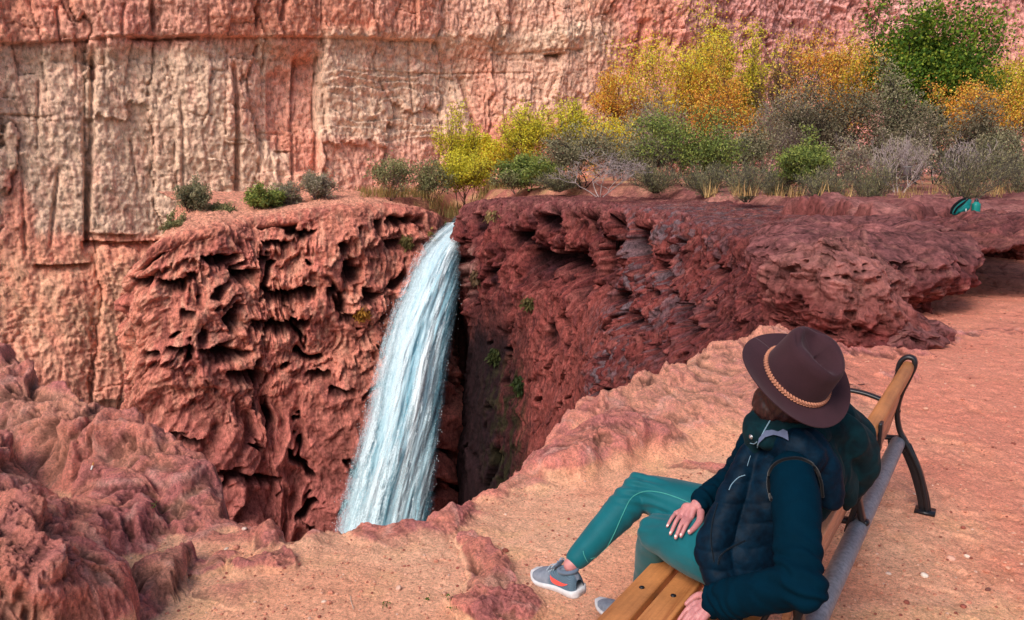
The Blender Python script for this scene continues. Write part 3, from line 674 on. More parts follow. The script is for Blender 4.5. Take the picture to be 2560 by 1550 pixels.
def ground_mat():
    t = NT('sand_and_crust'); at = t.n('ShaderNodeAttribute', attribute_name='Col').outputs[0]; rk = t.n('ShaderNodeAttribute', attribute_name='rock').outputs['Fac']
    co = t.coord()
    n1 = t.noise(co, 14, 8, .7, .2); n2 = t.noise(co, 70, 6, .75, .4); n3 = t.noise(co, 320, 3, .7)
    c = t.mixc(at, t.ramp(n1, [(.3, .78), (.5, 1.0), (.7, 1.18)]), 1.0, 'MULTIPLY')
    c = t.mixc(c, t.ramp(n2, [(.34, .58), (.5, 1.0), (.66, 1.38)]), 1.0, 'MULTIPLY')
    c = t.mixc(c, t.ramp(n3, [(.3, .72), (.5, 1.0), (.72, 1.3)]), .8, 'MULTIPLY')
    # grains and tiny stones
    v = t.n('ShaderNodeTexVoronoi'); v.inputs['Scale'].default_value = 95; t.l(co, v.inputs['Vector'])
    g = t.ramp(v.outputs['Distance'], [(.10, 1.0), (.24, 0.0)])
    gm = t.math('MULTIPLY', g, t.ramp(t.noise(co, 9, 3, .6), [(.48, 0.0), (.62, 1.0)]))
    gm = t.math('MULTIPLY', gm, t.math('SUBTRACT', 1.0, rk))
    c = t.mixc(c, v.outputs['Color'], t.math('MULTIPLY', gm, .0))
    c = t.mixc(c, tuple(lin(236, 190, 160)), t.math('MULTIPLY', gm, .55))
    t.set(Base_Color=c, Roughness=.95); t.b.inputs['Specular IOR Level'].default_value = .15
    h = t.math('ADD', t.math('ADD', n1, t.math('MULTIPLY', n2, .9)), t.math('MULTIPLY', gm, .35)); h = t.math('ADD', h, t.math('MULTIPLY', n3, .28)); h = t.math('MULTIPLY', h, t.math('ADD', t.math('MULTIPLY', rk, 1.3), .9))
    t.bump(h, .014, .9)
    return t.m

# pool far below
def pool():
    xs = np.linspace(-60, 40, 120); ys = np.linspace(6, 90, 120); X, Y = np.meshgrid(xs, ys)
    Z = -36+.06*fbm(X/2, Y/2, 3, 400)
    t = NT('pool_water'); co = t.coord(); t.set(Base_Color=tuple(lin(40, 120, 130)), Roughness=.12); t.bump(t.noise(co, 1.2, 5, .6), .2, .6)
    return tag(mesh_np('pool_water', np.stack([X, Y, Z], -1).reshape(-1, 3), grid_faces(*X.shape), t.m), kind='structure')
WALL = canyon_wall(); LC = left_cliff(); RC = right_cliff(); plat_z = plateau(); rocks(); GX, GY, GH, GROCK, GSD = ground(); pool()

# ================================================================ WATERFALL
def water_mat(name, seed, dens, col_lo, col_hi, tr=True):
    t = NT(name); at = t.n('ShaderNodeAttribute', attribute_name='uvs').outputs['Vector']     # x across in m, y down the fall in m, z edge 0..1
    def sc(x, y):
        mp = t.n('ShaderNodeMapping'); mp.inputs['Scale'].default_value = (x, y, 1); mp.inputs['Location'].default_value = (seed, seed*1.7, 0); t.l(at, mp.inputs[0])
        return mp.outputs[0]
    sep = t.n('ShaderNodeSeparateXYZ'); t.l(at, sep.inputs[0])
    n1 = t.noise(sc(1.3, .10), 1.0, 5, .62, .25); n2 = t.noise(sc(5.0, .9), 1.0, 8, .78, .3); n3 = t.noise(sc(13, 7), 1.0, 3, .7)
    mixn = t.math('ADD', t.math('MULTIPLY', n1, .56), t.math('ADD', t.math('MULTIPLY', n2, .30), t.math('MULTIPLY', n3, .14)))
    c = t.ramp(mixn, [(.30, tuple(col_lo)), (.41, tuple((col_lo+col_hi)/2)), (.50, tuple(col_hi)), (1, tuple(col_hi*1.03))])
    low = t.n('ShaderNodeMapRange'); low.inputs[1].default_value = 8; low.inputs[2].default_value = 30; t.l(sep.outputs[1], low.inputs[0])
    c = t.mixc(c, tuple(lin(96, 178, 192)), t.math('MULTIPLY', low.outputs[0], .42))
    tn = t.n('ShaderNodeAttribute', attribute_name='tint').outputs['Fac']; c = t.mixc(c, tuple(lin(64, 148, 172)), t.math('MULTIPLY', tn, t.ramp(mixn, [(.40, 1.0), (.60, .25)])))
    e = t.math('ADD', sep.outputs[2], t.math('MULTIPLY', t.math('SUBTRACT', t.math('ADD', t.math('MULTIPLY', n3, .5), t.math('MULTIPLY', n2, .6)), .55), 1.5))
    al = t.ramp(t.math('MULTIPLY', e, 1.0), [(.0, 0.0), (.75, 1.0)])
    al = t.math('MULTIPLY', al, t.ramp(mixn, [(dens, 0.0), (dens+.07, 1.0)]))
    t.set(Base_Color=c, Roughness=.55, Alpha=al); t.b.inputs['Specular IOR Level'].default_value = .25
    t.b.inputs['Subsurface Weight'].default_value = 0
    t.bump(mixn, .12, .5)
    return t.m
def waterfall():
    root = empty('waterfall', pt(1132, 560, 60), 'tall pale turquoise waterfall plunging through the notch between the red cliffs', 'waterfall')
    # centre line and half width read down the fall: (py, left px, right px, depth)
    rows = [(556, 1124, 1163, 60.5), (566, 1105, 1160, 59.8), (580, 1085, 1156, 59.2), (600, 1064, 1152, 58.6), (630, 1043, 1150, 57.9), (665, 1026, 1149, 57.3), (720, 1004, 1147, 56.6), (800, 972, 1136, 55.8), (880, 948, 1124, 55.2), (960, 930, 1112, 54.7), (1060, 908, 1100, 54.2),
            (1160, 880, 1090, 53.8), (1260, 852, 1080, 53.4), (1360, 830, 1072, 53.0), (1500, 800, 1062, 52.6), (1700, 765, 1050, 52.0), (1900, 730, 1040, 51.5)]
    py = np.array([r[0] for r in rows], float)
    yy = np.linspace(556, 1900, 620); L = np.interp(yy, py, [r[1] for r in rows]); R = np.interp(yy, py, [r[2] for r in rows]); DD = np.interp(yy, py, [r[3] for r in rows])
    k = np.hanning(25); k /= k.sum(); sm = lambda a: np.convolve(np.pad(a, 12, 'edge'), k, 'valid'); L, R, DD = sm(L), sm(R), sm(DD)
    lay = [('main_stream', .0, 0.0, 1.0, .0, lin(104, 168, 188), lin(204, 226, 235), 3, .6), ('back_curtain', -.8, -.02, 1.03, .0, lin(48, 116, 142), lin(160, 200, 215), 11, 1.0),
           ('front_spray', .55, -.03, 1.0, .50, lin(170, 206, 220), lin(222, 236, 243), 23, .6)]
    for (nm, dz, a0, a1, dens, lo, hi, seed, am) in lay:
        u = np.linspace(0, 1, 150); Uu, Yy = np.meshgrid(u, yy)
        Lg, Rg, Dg = L[:, None], R[:, None], DD[:, None]
        uu = a0+(a1-a0)*Uu
        PXg = Lg+(Rg-Lg)*uu
        wdt = (Rg-Lg)/FPX*Dg
        arc = np.sin(np.pi*np.clip(uu, 0, 1))
        down = (Yy-556)/FPX*Dg
        Dp = Dg-dz-arc*1.3*sstep(0, 4, down)-.2
        xm = uu*wdt
        dis = (ridge(xm/1.6+seed, down/16, 3, 600+seed)-.6)*.45*am+fbm(xm/.5, down/3.5, 3, 610+seed)*.35*am
        Dp = Dp-dis*sstep(0, 3, down)
        ug = (PXg-1280)/FPX; vg = (Yy-775)/FPX
        V = np.stack([ug*Dp, (cp-vg*sp)*Dp, CAMZ-(sp+vg*cp)*Dp], -1)
        edge = np.minimum(uu-a0, (a1-uu)*1.6)*wdt/1.7; edge = np.minimum(edge, 1.6)
        edge = np.minimum(edge, .3+down*1.2)
        o = mesh_np(nm, V.reshape(-1, 3), grid_faces(*Uu.shape), water_mat(nm, seed, dens, lo, hi), root, attrs={'tint': (sstep(.62, 1.0, uu)*sstep(0, 6, down)*.9+.75*np.exp(-((uu-.52)/.07)**2)*sstep(3, 12, down)).ravel()})
        a = o.data.attributes.new('uvs', 'FLOAT_VECTOR', 'POINT'); a.data.foreach_set('vector', np.stack([xm, down, edge], -1).astype(np.float32).ravel())
    # the stream above the lip, its little step and side trickles
    t = NT('stream_water'); co = t.coord(scale=(1, .5, 1)); n = t.noise(co, 5, 6, .7); t.set(Base_Color=t.ramp(n, [(.35, tuple(lin(96, 140, 150))), (.55, tuple(lin(170, 200, 208))), (.68, tuple(lin(238, 244, 246)))]), Roughness=.2); t.bump(n, .1, 1)
    rs = [(532, 1140, 1172, 70), (540, 1136, 1176, 68), (546, 1133, 1178, 66), (549, 1132, 1177, 65.6), (566, 1121, 1166, 65.0), (574, 1112, 1162, 62), (590, 1090, 1158, 59)]
    V = []
    for (y, l, r, d) in rs:
        for i in range(24):
            p = pt(l+(r-l)*i/23, y+1.2*math.sin(i*1.7+y), d+.25*math.sin(i*2.3)); V.append(p)
    mesh_np('stream', np.array(V), grid_faces(len(rs), 24), t.m, root)
    # droplets flung off the sides
    rg = np.random.RandomState(5); VV = []; FF = []
    for i in range(500):
        y = 600+rg.rand()**.7*760; side = rg.rand() < .72
        l = np.interp(y, yy, L); r_ = np.interp(y, yy, R); d = np.interp(y, yy, DD)-1-rg.rand()*1.5
        x = l-abs(rg.randn())*9+9 if side else (r_+abs(rg.randn())*5-3 if rg.rand() < .4 else l+rg.rand()*(r_-l))
        p = pt(x, y, d); s_ = .010+.014*rg.rand(); n0 = len(VV)
        VV += [p+np.array([-s_, 0, 0]), p+np.array([0, 0, -s_*1.8]), p+np.array([s_, 0, 0]), p+np.array([0, 0, s_*1.8])]; FF.append((n0, n0+1, n0+2, n0+3))
    o = mesh_np('droplets', np.array(VV), np.array(FF), simple_mat('droplet_white', lin(206, 222, 230), .4), root)
    tag(o, kind='stuff')
waterfall()
# ================================================================ small modelling kit
def nrm(v): v = np.asarray(v, float); return v/(np.linalg.norm(v)+1e-12)
def cat3(P, n=8):
    P = np.asarray(P, float)
    return P if len(P) < 3 else catmull(P, n)
def loft(P, R, side=None, n=20, sub=6, power=2.0, caps=True, R2=None, sidef=None):
    """closed tube: points, radii along side, radii across (R2). returns V,F"""
    P = np.asarray(P, float); R = np.asarray(R, float)*np.ones(len(P)); R2 = R if R2 is None else np.asarray(R2, float)*np.ones(len(P))
    cols = [P, R[:, None], R2[:, None]]
    if sidef is not None: cols.append(np.asarray(sidef, float))
    A = np.hstack(cols)
    if len(P) > 2: A = catmull(A, sub)
    else: A = np.array([A[0]*(1-t)+A[1]*t for t in np.linspace(0, 1, sub+1)])
    Pc, r1, r2 = A[:, :3], np.maximum(A[:, 3], 1e-4), np.maximum(A[:, 4], 1e-4)
    T = np.gradient(Pc, axis=0); T /= np.linalg.norm(T, axis=1)[:, None]+1e-12
    V = []; m = len(Pc); prev = None
    th = np.linspace(0, 2*np.pi, n, endpoint=False); c = np.cos(th); s_ = np.sin(th)
    if power != 2.0: c = np.sign(c)*np.abs(c)**(2/power); s_ = np.sign(s_)*np.abs(s_)**(2/power)
    rings = []
    for i in range(m):
        if sidef is not None: sd = A[i, 5:8]
        elif side is not None: sd = np.asarray(side, float)
        elif prev is not None: sd = prev
        else: sd = np.array([0, 0, 1.]) if abs(T[i][2]) < .9 else np.array([1., 0, 0])
        sd = nrm(sd-T[i]*np.dot(sd, T[i])); prev = sd; up = np.cross(T[i], sd)
        rings.append((Pc[i], sd, up, r1[i], r2[i], T[i]))
    out = []
    if caps:
        p, sd, up, a, b, t = rings[0]
        for q in (80, 55, 28): q_ = math.radians(q); out.append(p-t*min(a, b)*math.sin(q_)+np.outer(c, sd)*a*math.cos(q_)+np.outer(s_, up)*b*math.cos(q_))
    for p, sd, up, a, b, t in rings: out.append(p+np.outer(c, sd)*a+np.outer(s_, up)*b)
    if caps:
        p, sd, up, a, b, t = rings[-1]
        for q in (28, 55, 80): q_ = math.radians(q); out.append(p+t*min(a, b)*math.sin(q_)+np.outer(c, sd)*a*math.cos(q_)+np.outer(s_, up)*b*math.cos(q_))
    k = len(out); V = np.vstack(out); F = []
    for i in range(k-1):
        for j in range(n): F.append((i*n+j, i*n+(j+1) % n, (i+1)*n+(j+1) % n, (i+1)*n+j))
    if caps:
        a0 = len(V); V = np.vstack([V, V[:n].mean(0), V[-n:].mean(0)])
        for j in range(n): F.append(((j+1) % n, j, a0)); F.append(((k-1)*n+j, (k-1)*n+(j+1) % n, a0+1))
    return V, F
def ell(c, r, axes=None, n=24):
    u = np.linspace(0, np.pi, n//2+1); v = np.linspace(0, 2*np.pi, n, endpoint=False); A = np.eye(3) if axes is None else np.array([nrm(a) for a in axes])
    V = [np.array(c)+r[2]*A[2]]
    for a in u[1:-1]:
        for b in v: V.append(np.array(c)+A[0]*r[0]*math.sin(a)*math.cos(b)+A[1]*r[1]*math.sin(a)*math.sin(b)+A[2]*r[2]*math.cos(a))
    V.append(np.array(c)-r[2]*A[2]); F = []; k = len(u)-2
    for j in range(n): F.append((0, 1+j, 1+(j+1) % n))
    for i in range(k-1):
        for j in range(n): F.append((1+i*n+j, 1+(i+1)*n+j, 1+(i+1)*n+(j+1) % n, 1+i*n+(j+1) % n))
    for j in range(n): F.append((1+(k-1)*n+j, len(V)-1, 1+(k-1)*n+(j+1) % n))
    return np.array(V), F
def box(c, hx, hy, hz, axes=None):
    A = np.eye(3) if axes is None else np.array([nrm(a) for a in axes]); V = []
    for z in (-1, 1):
        for y in (-1, 1):
            for x in (-1, 1): V.append(np.array(c)+A[0]*hx*x+A[1]*hy*y+A[2]*hz*z)
    return np.array(V), [(0, 2, 3, 1), (4, 5, 7, 6), (0, 1, 5, 4), (2, 6, 7, 3), (0, 4, 6, 2), (1, 3, 7, 5)]
def join(parts):
    V = []; F = []; n = 0
    for v, f in parts:
        V.append(np.asarray(v)); F += [tuple(i+n for i in q) for q in f]; n += len(v)
    return np.vstack(V), F
def mesh_vf(name, vf, mat, parent=None, smooth=True, bevel=0, mats=None):
    V, F = vf if isinstance(vf, tuple) else join(vf)
    if parent is not None: V = V-np.array(parent_world(parent))
    me = D.meshes.new(name); me.from_pydata([tuple(v) for v in V], [], F)
    bm = bmesh.new(); bm.from_mesh(me); bmesh.ops.recalc_face_normals(bm, faces=bm.faces)
    if bevel: bmesh.ops.bevel(bm, geom=[e for e in bm.edges if e.calc_face_angle(0) > .5], offset=bevel, segments=3, profile=.6, affect='EDGES')
    bm.to_mesh(me); bm.free()
    for p in me.polygons: p.use_smooth = smooth
    me.materials.append(mat); o = D.objects.new(name, me); return link(o, parent)
def fuse(name, parts, mat, parent, voxel=.005, smooth=6, disp=None):
    V, F = join(parts); me = D.meshes.new(name); me.from_pydata([tuple(v) for v in V], [], F)
    bm = bmesh.new(); bm.from_mesh(me); bmesh.ops.recalc_face_normals(bm, faces=bm.faces); bm.to_mesh(me); bm.free()
    o = D.objects.new(name, me); COL.objects.link(o)
    m = o.modifiers.new('r', 'REMESH'); m.mode = 'VOXEL'; m.voxel_size = voxel; m.adaptivity = 0
    s = o.modifiers.new('s', 'SMOOTH'); s.factor = .5; s.iterations = smooth
    dg = bpy.context.evaluated_depsgraph_get(); dg.update(); me2 = D.meshes.new_from_object(o.evaluated_get(dg))
    D.objects.remove(o); D.meshes.remove(me)
    n = len(me2.vertices); co = np.empty(n*3, np.float32); me2.vertices.foreach_get('co', co); co = co.reshape(-1, 3)
    if disp is not None:
        no = np.empty(n*3, np.float32); me2.vertices.foreach_get('normal', no); no = no.reshape(-1, 3)
        co = co+no*disp(co, no)[:, None].astype(np.float32)
    me2.vertices.foreach_set('co', (co-np.array(parent_world(parent), np.float32)).ravel()); me2.update()
    for p in me2.polygons: p.use_smooth = True
    me2.name = name; me2.materials.clear(); me2.materials.append(mat); o = D.objects.new(name, me2); return link(o, parent)
def caster(objs):
    from mathutils.bvhtree import BVHTree
    V = []; F = []; n = 0
    for o in objs:
        w0 = np.array(parent_world(o)); me = o.data
        co = np.empty(len(me.vertices)*3); me.vertices.foreach_get('co', co); V.append(co.reshape(-1, 3)+w0)
        F += [tuple(i+n for i in p.vertices) for p in me.polygons]; n += len(me.vertices)
    t = BVHTree.FromPolygons([tuple(v) for v in np.vstack(V)], F)
    C0 = Vector((0, 0, CAMZ))
    def f(px, py, off=.002):
        d = Vector(pt(px, py, 1.0))-C0; h = t.ray_cast(C0, d.normalized())
        if h[0] is None: return None, None
        nn = h[1] if h[1].dot(d) < 0 else -h[1]
        return np.array(h[0]+nn*off), np.array(nn)
    return f
def seam(name, cast, pxs, r, mat, parent, sub=10):
    P = catmull(np.array(pxs, float), sub); L = [cast(*p, off=r*.3)[0] for p in P]; L = [p for p in L if p is not None]
    # drop jumps onto something behind
    K = [L[0]]
    for p in L[1:]:
        if np.linalg.norm(p-K[-1]) < .16: K.append(p)
    return mesh_vf(name, loft(K, r, n=6, sub=1), mat, parent)

# ================================================================ BENCH
BO = np.array([2.19, 4.36]); Bb = np.array([.531, .847]); Bf = np.array([-.847, .531])
def W(a, c, z): return np.array([BO[0]+a*Bb[0]+c*Bf[0], BO[1]+a*Bb[1]+c*Bf[1], z])
AX = (np.r_[Bb, 0], np.r_[Bf, 0], np.array([0, 0, 1.]))
def wood_mat(name, col, dark):
    t = NT(name); ang = math.atan2(Bb[1], Bb[0])
    co = t.coord(scale=(1, 1, 1), rot=(0, 0, -ang))
    mp = t.n('ShaderNodeMapping'); mp.inputs['Scale'].default_value = (1.2, 34, 34); t.l(co, mp.inputs[0])
    g = t.noise(mp.outputs[0], 1.0, 6, .65, .6); g2 = t.noise(co, 3.0, 4, .6); g3 = t.noise(co, 90, 3, .6)
    c = t.ramp(g, [(.3, tuple(dark)), (.5, tuple(col)), (.72, tuple(col*1.18))])
    c = t.mixc(c, t.ramp(g2, [(.32, .66), (.6, 1.1)]), 1.0, 'MULTIPLY'); c = t.mixc(c, t.ramp(g3, [(.3, .9), (.7, 1.08)]), 1.0, 'MULTIPLY')
    t.set(Base_Color=c, Roughness=.42); t.b.inputs['Specular IOR Level'].default_value = .5; t.bump(g, .0012, .7)
    return t.m
def bench():
    root = empty('park_bench', W(-1.33, .25, 0), 'park bench with amber wooden slats, black cast metal frames and grey back tube', 'bench')
    wd = wood_mat('bench_wood', lin(196, 128, 76), lin(160, 92, 50)); wd2 = wood_mat('bench_wood_pale', lin(206, 140, 104), lin(170, 104, 72))
    def plank(c, z, w, t, nrm_ang, a0=-2.72, a1=-.012):
        ca, sa = math.cos(nrm_ang), math.sin(nrm_ang)      # tilt in the c/z plane
        U_ = AX[1]*ca+AX[2]*sa; N_ = -AX[1]*sa+AX[2]*ca
        return box(W((a0+a1)/2, c, z), (a1-a0)/2, w/2, t/2, (AX[0], U_, N_))
    seat = [plank(c, z, .098, .034, an) for c, z, an in ((.535, .432, -.10), (.420, .436, .0), (.305, .431, .07), (.190, .424, .10))]
    mesh_vf('seat', join(seat), wd, root, bevel=.007)
    back = [plank(.050, .500, .100, .026, math.radians(102), a0=-2.38), plank(.026, .612, .100, .026, math.radians(102), a0=-2.38), plank(.006, .715, .080, .024, math.radians(102), a0=-1.88)]
    mesh_vf('backrest', join(back), wd2, root, bevel=.006)
    mesh_vf('top_rail', loft([W(-1.88, -.012, .80), W(-1.0, -.012, .80), W(-.01, -.012, .80)], .058, side=AX[2]*.95-AX[1]*.3, n=22, R2=.034, power=3.0), wd, root)
    tb = NT('galvanised_steel'); co = tb.coord(); n = tb.noise(co, 60, 5, .7); n2 = tb.noise(co, 6, 3, .6)
    tb.set(Base_Color=tb.mixc(tb.ramp(n, [(.3, tuple(lin(96, 104, 116))), (.6, tuple(lin(140, 146, 156)))]), tb.ramp(n2, [(.3, .8), (.7, 1.1)]), 1.0, 'MULTIPLY'), Roughness=.5, Metallic=.25); tb.bump(n, .0008, .6)
    mesh_vf('back_tube', loft([W(-2.70, .0, .385), W(-1.3, .0, .385), W(-.02, .0, .385)], .039, n=24), tb.m, root)
    bk = simple_mat('black_cast_metal', lin(26, 26, 32), .34, .2, 40, .25, .0006)
    for a in (-.0, -1.33, -2.42):
        fr = []; mid = a == -1.33
        def bar(pts, w=.024, t=.011): fr.append(loft([W(a, c, z) for c, z in pts], w, side=AX[0], n=14, sub=7, R2=t, power=3.2))
        bar([(-.02, .40), (-.004, .455), (.016, .56), (.002, .66), (-.022, .745)] if mid else [(-.175, .012), (-.160, .10), (-.12, .24), (-.058, .36), (-.004, .455), (.016, .56), (.004, .66), (-.030, .76), (-.052, .83), (-.046, .872), (-.012, .880), (.018, .852), (.030, .80)] if a > -2 else [(-.175, .012), (-.160, .10), (-.12, .24), (-.058, .36), (-.004, .455), (.016, .56), (.010, .62)], .030, .014)
        bar([(.030, .80), (.052, .70), (.072, .60), (.10, .50), (.13, .43)] if a == 0 else [(.072, .60), (.10, .50), (.13, .43)], .016, .009)
        if not mid: bar([(-.165, .012), (-.146, .10), (-.100, .24), (-.040, .37)], .016, .032)
        bar([(-.03, .412), (.08, .404), (.25, .405), (.42, .412), (.56, .410)], .024, .013)
        if a == 0: bar([(.01, .565), (.07, .606), (.18, .640), (.30, .650), (.42, .640), (.52, .600), (.562, .53), (.555, .46), (.545, .41), (.55, .25), (.585, .10), (.60, .012)], .024, .012)
        elif not mid: bar([(.545, .41), (.55, .25), (.585, .10), (.60, .012)], .024, .012)
        if not mid: bar([(-.05, .372), (-.03, .34), (.0, .334), (.035, .345), (.045, .39)], .024, .009)
        for c in (() if mid else (-.165, .60)): fr.append(box(W(a, c, .010), .045, .052, .008, AX))
        f = mesh_vf('frame', join(fr), bk, root)
        if a != 0:
            mesh_vf('bracket', box(W(a, .018, .47), .030, .012, .115, (AX[0], AX[1]*.95+AX[2]*.22, AX[2]*.97-AX[1]*.22)), bk, root, bevel=.006)
            if a > -2: mesh_vf('rail_clip', box(W(a, -.058, .80), .028, .008, .06, AX), bk, root, bevel=.006)
        for c, z in ((.535, .452), (.420, .455), (.305, .450), (.190, .444)): mesh_vf('bolt', ell(W(a, c, z), (.010, .010, .005), n=12), bk, root)
    return root
BENCH = bench()

# ================================================================ PERSON
def fabric(name, col, rough=.75, weave=900, sheen=.3, amt=.12, bump=.0008, fold=None):
    t = NT(name); co = t.coord(); n = t.noise(co, weave, 2, .6); n2 = t.noise(co, 9, 4, .6)
    c = t.mixc(tuple(col), t.ramp(n, [(.3, 1-amt), (.7, 1+amt)]), 1.0, 'MULTIPLY'); c = t.mixc(c, t.ramp(n2, [(.3, .82), (.7, 1.15)]), 1.0, 'MULTIPLY')
    t.set(Base_Color=c, Roughness=rough); t.b.inputs['Sheen Weight'].default_value = sheen; t.b.inputs['Sheen Roughness'].default_value = .5
    t.b.inputs['Specular IOR Level'].default_value = .12
    nb = t.bump(n, bump, .6)
    if fold: t.bump(t.noise(t.coord(scale=fold[0]), fold[1], 3, .55, .8), fold[2], .8, nb)
    return t.m
def n3(co, s, seed=0):     # cheap 3-D noise out of 2-D sheets
    x, y, z = co[:, 0]*s, co[:, 1]*s, co[:, 2]*s
    return (noise2(x+.37*z, y-.21*z, seed)+noise2(y+.31*x, z+.17*x, seed+3)+noise2(z-.27*y, x+.23*y, seed+7))/1.8
hipL, kneeL, ankL = pt(1830, 1395, 2.68), pt(1640, 1332, 2.93), pt(1604, 1478, 3.28)
hipR, kneeR, ankR = pt(1850, 1315, 2.90), pt(1600, 1226, 3.06), pt(1428, 1412, 2.95)
shL, elL, wrL = pt(1988, 1182, 2.52), pt(1998, 1462, 2.28), pt(1786, 1506, 2.53)
shR, elR, wrR = pt(1890, 1118, 2.90), pt(1838, 1190, 3.0), pt(1744, 1262, 2.79)
def person():
    root = empty('person', (hipL+hipR)/2*[1, 1, 0], 'person in teal leggings, navy vest and brown hat sitting cross-legged, looking away to the waterfall', 'person')
    sk = NT('skin'); co = sk.coord(); n = sk.noise(co, 30, 4, .6); n2 = sk.noise(co, 300, 3, .6)
    sk.set(Base_Color=sk.mixc(sk.ramp(n, [(.3, tuple(lin(178, 112, 114))), (.7, tuple(lin(202, 138, 136)))]), sk.ramp(n2, [(.3, .93), (.7, 1.05)]), 1.0, 'MULTIPLY'), Roughness=.5)
    sk.b.inputs['Subsurface Weight'].default_value = .15; sk.b.inputs['Subsurface Radius'].default_value = (.02, .008, .005); sk.b.inputs['Subsurface Scale'].default_value = .5
    sk.bump(n2, .0005, .6)
    # ---- hat frame gives the head
    right_, upv, tow = np.array([1, 0, 0.]), np.array([0, sp, cp]), np.array([0, -cp, sp])
    Uh = nrm(.24*right_+.64*upv+.73*tow); Fh = -.50*right_+.80*upv-.40*tow; Fh = nrm(Fh-Uh*np.dot(Fh, Uh)); Rh = np.cross(Fh, Uh)
    HC = pt(1987, 946, 2.60)
    head = HC-Uh*.050-Fh*.010
    # ---- body: one skin
    B = []
    pel = pt(1864, 1392, 2.78)
    B.append(loft([pel, pt(1884, 1310, 2.76), pt(1918, 1235, 2.75), pt(1942, 1170, 2.76), pt(1955, 1118, 2.77)], [.145, .115, .12, .14, .12], n=24, R2=[.10, .085, .085, .09, .07],
                  sidef=[np.r_[Bb, 0], [.4, .9, 0], [.2, .97, 0], [0, 1, -.05], [-.1, 1, -.08]]))
    B.append(loft([pt(1968, 1110, 2.77), pt(1985, 1050, 2.75), head-Uh*.09], [.06, .048, .05], n=20))
    B.append(ell(head, (.072, .092, .10), (Rh, Fh, Uh), 32)); B.append(ell(head-Uh*.05+Fh*.030, (.055, .062, .07), (Rh, Fh, Uh), 28))
    B.append(loft([head+Fh*.088-Uh*.0, head+Fh*.098-Uh*.025, head+Fh*.112-Uh*.045, head+Fh*.092-Uh*.052], [.008, .010, .013, .008], n=12))
    B.append(loft([head+Fh*.088-Uh*.070-Rh*.018, head+Fh*.094-Uh*.070, head+Fh*.088-Uh*.070+Rh*.018], [.004, .008, .004], n=10))
    B.append(loft([head+Fh*.084-Uh*.080-Rh*.014, head+Fh*.090-Uh*.081, head+Fh*.084-Uh*.080+Rh*.014], [.004, .008, .004], n=10))
    for s_ in (-1, 1):
        B.append(loft([head+Rh*.066*s_-Uh*.045+Fh*.0, head+Rh*.074*s_-Uh*.02-Fh*.008, head+Rh*.072*s_+Uh*.01-Fh*.002], [.008, .015, .010], n=12))
    for (a, e, w_, r) in ((shL, elL, wrL, (.05, .043, .040, .036, .024)), (shR, elR, wrR, (.048, .042, .038, .034, .024))):
        B.append(loft([a, (a+e)/2, e], [r[0], r[1], r[2]], n=18)); B.append(loft([e, (e+w_)/2, w_], [r[2], r[3], r[4]], n=18))
    for (h, k, a) in ((hipL, kneeL, ankL), (hipR, kneeR, ankR)):
        B.append(loft([h, (h+k)/2, k], [.072, .062, .045], n=20)); B.append(loft([k, k*.65+a*.35, k*.2+a*.8, a], [.045, .044, .030, .029], n=20))
    # hands
    def hand(w_, kn, tips, thumb, palm_n, fr=.0082):
        kn = [np.asarray(k) for k in kn]; c = sum(kn)/4
        for k in kn: B.append(loft([w_*.9+k*.1, w_*.45+k*.55, k], [.0135, .0125, .0105], n=12))
        B.append(ell(w_*.45+c*.55, (np.linalg.norm(c-w_)*.52, .034, .014), (c-w_, np.cross(palm_n, c-w_), palm_n), 20))
        for i, (k, tp) in enumerate(zip(kn, tips)):
            L_ = np.linalg.norm(tp-k); m1 = k*.55+tp*.45+palm_n*.012*(L_/.07); m2 = k*.22+tp*.78+palm_n*.006
            s_ = (1.0, 1.03, .97, .85)[i]
            B.append(loft([k, m1, m2, tp], [.0098*s_, .0085*s_, .0076*s_, .0062*s_], n=12, sub=5))
        B.append(loft(thumb, [.014, .0125, .0105, .0078], n=12, sub=5))
    nR = nrm(np.array([-.05, -.55, .85]))
    knR = [pt(1727, 1296, 2.765), pt(1715, 1291, 2.787), pt(1702, 1287, 2.81), pt(1690, 1284, 2.835)]        # index .. little
    tipR = [pt(1702, 1341, 2.705), pt(1689, 1345, 2.722), pt(1676, 1335, 2.752), pt(1668, 1316, 2.79)]
    hand(wrR+np.array([-.012, 0, -.004]), knR, tipR, [pt(1752, 1280, 2.755), pt(1750, 1300, 2.725), pt(1738, 1318, 2.70), pt(1724, 1331, 2.685)], nR)
    nL = nrm(np.array([0, -.35, .9]))
    knL = [pt(1738, 1508, 2.56), pt(1736, 1524, 2.535), pt(1741, 1541, 2.51), pt(1752, 1556, 2.49)]
    tipL = [pt(1696, 1552, 2.545), pt(1696, 1576, 2.515), pt(1704, 1592, 2.50), pt(1720, 1606, 2.48)]
    hand(wrL, knL, tipL, [pt(1768, 1494, 2.56), pt(1750, 1488, 2.58), pt(1732, 1496, 2.59), pt(1716, 1510, 2.585)], nL)
    body = fuse('body', B, sk.m, root, .0034, 3)
    # nails
    nm = simple_mat('nail', lin(236, 196, 190), .3)
    nl = []
    cb = caster([body])
    for (px, py) in ((1722, 1327), (1702, 1336), (1689, 1340), (1676, 1331), (1669, 1313)):
        p, nn = cb(px, py, .0)
        if p is not None: mesh_vf('fingernail', ell(p, (.0045, .0055, .0014), (np.cross(nn, [0, 0, 1.]), np.cross(np.cross(nn, [0, 0, 1.]), nn), nn), 12), nm, body)
    # ---- leggings
    lg = fabric('teal_leggings', lin(12, 94, 104), .55, 700, .12, .08, .0004)
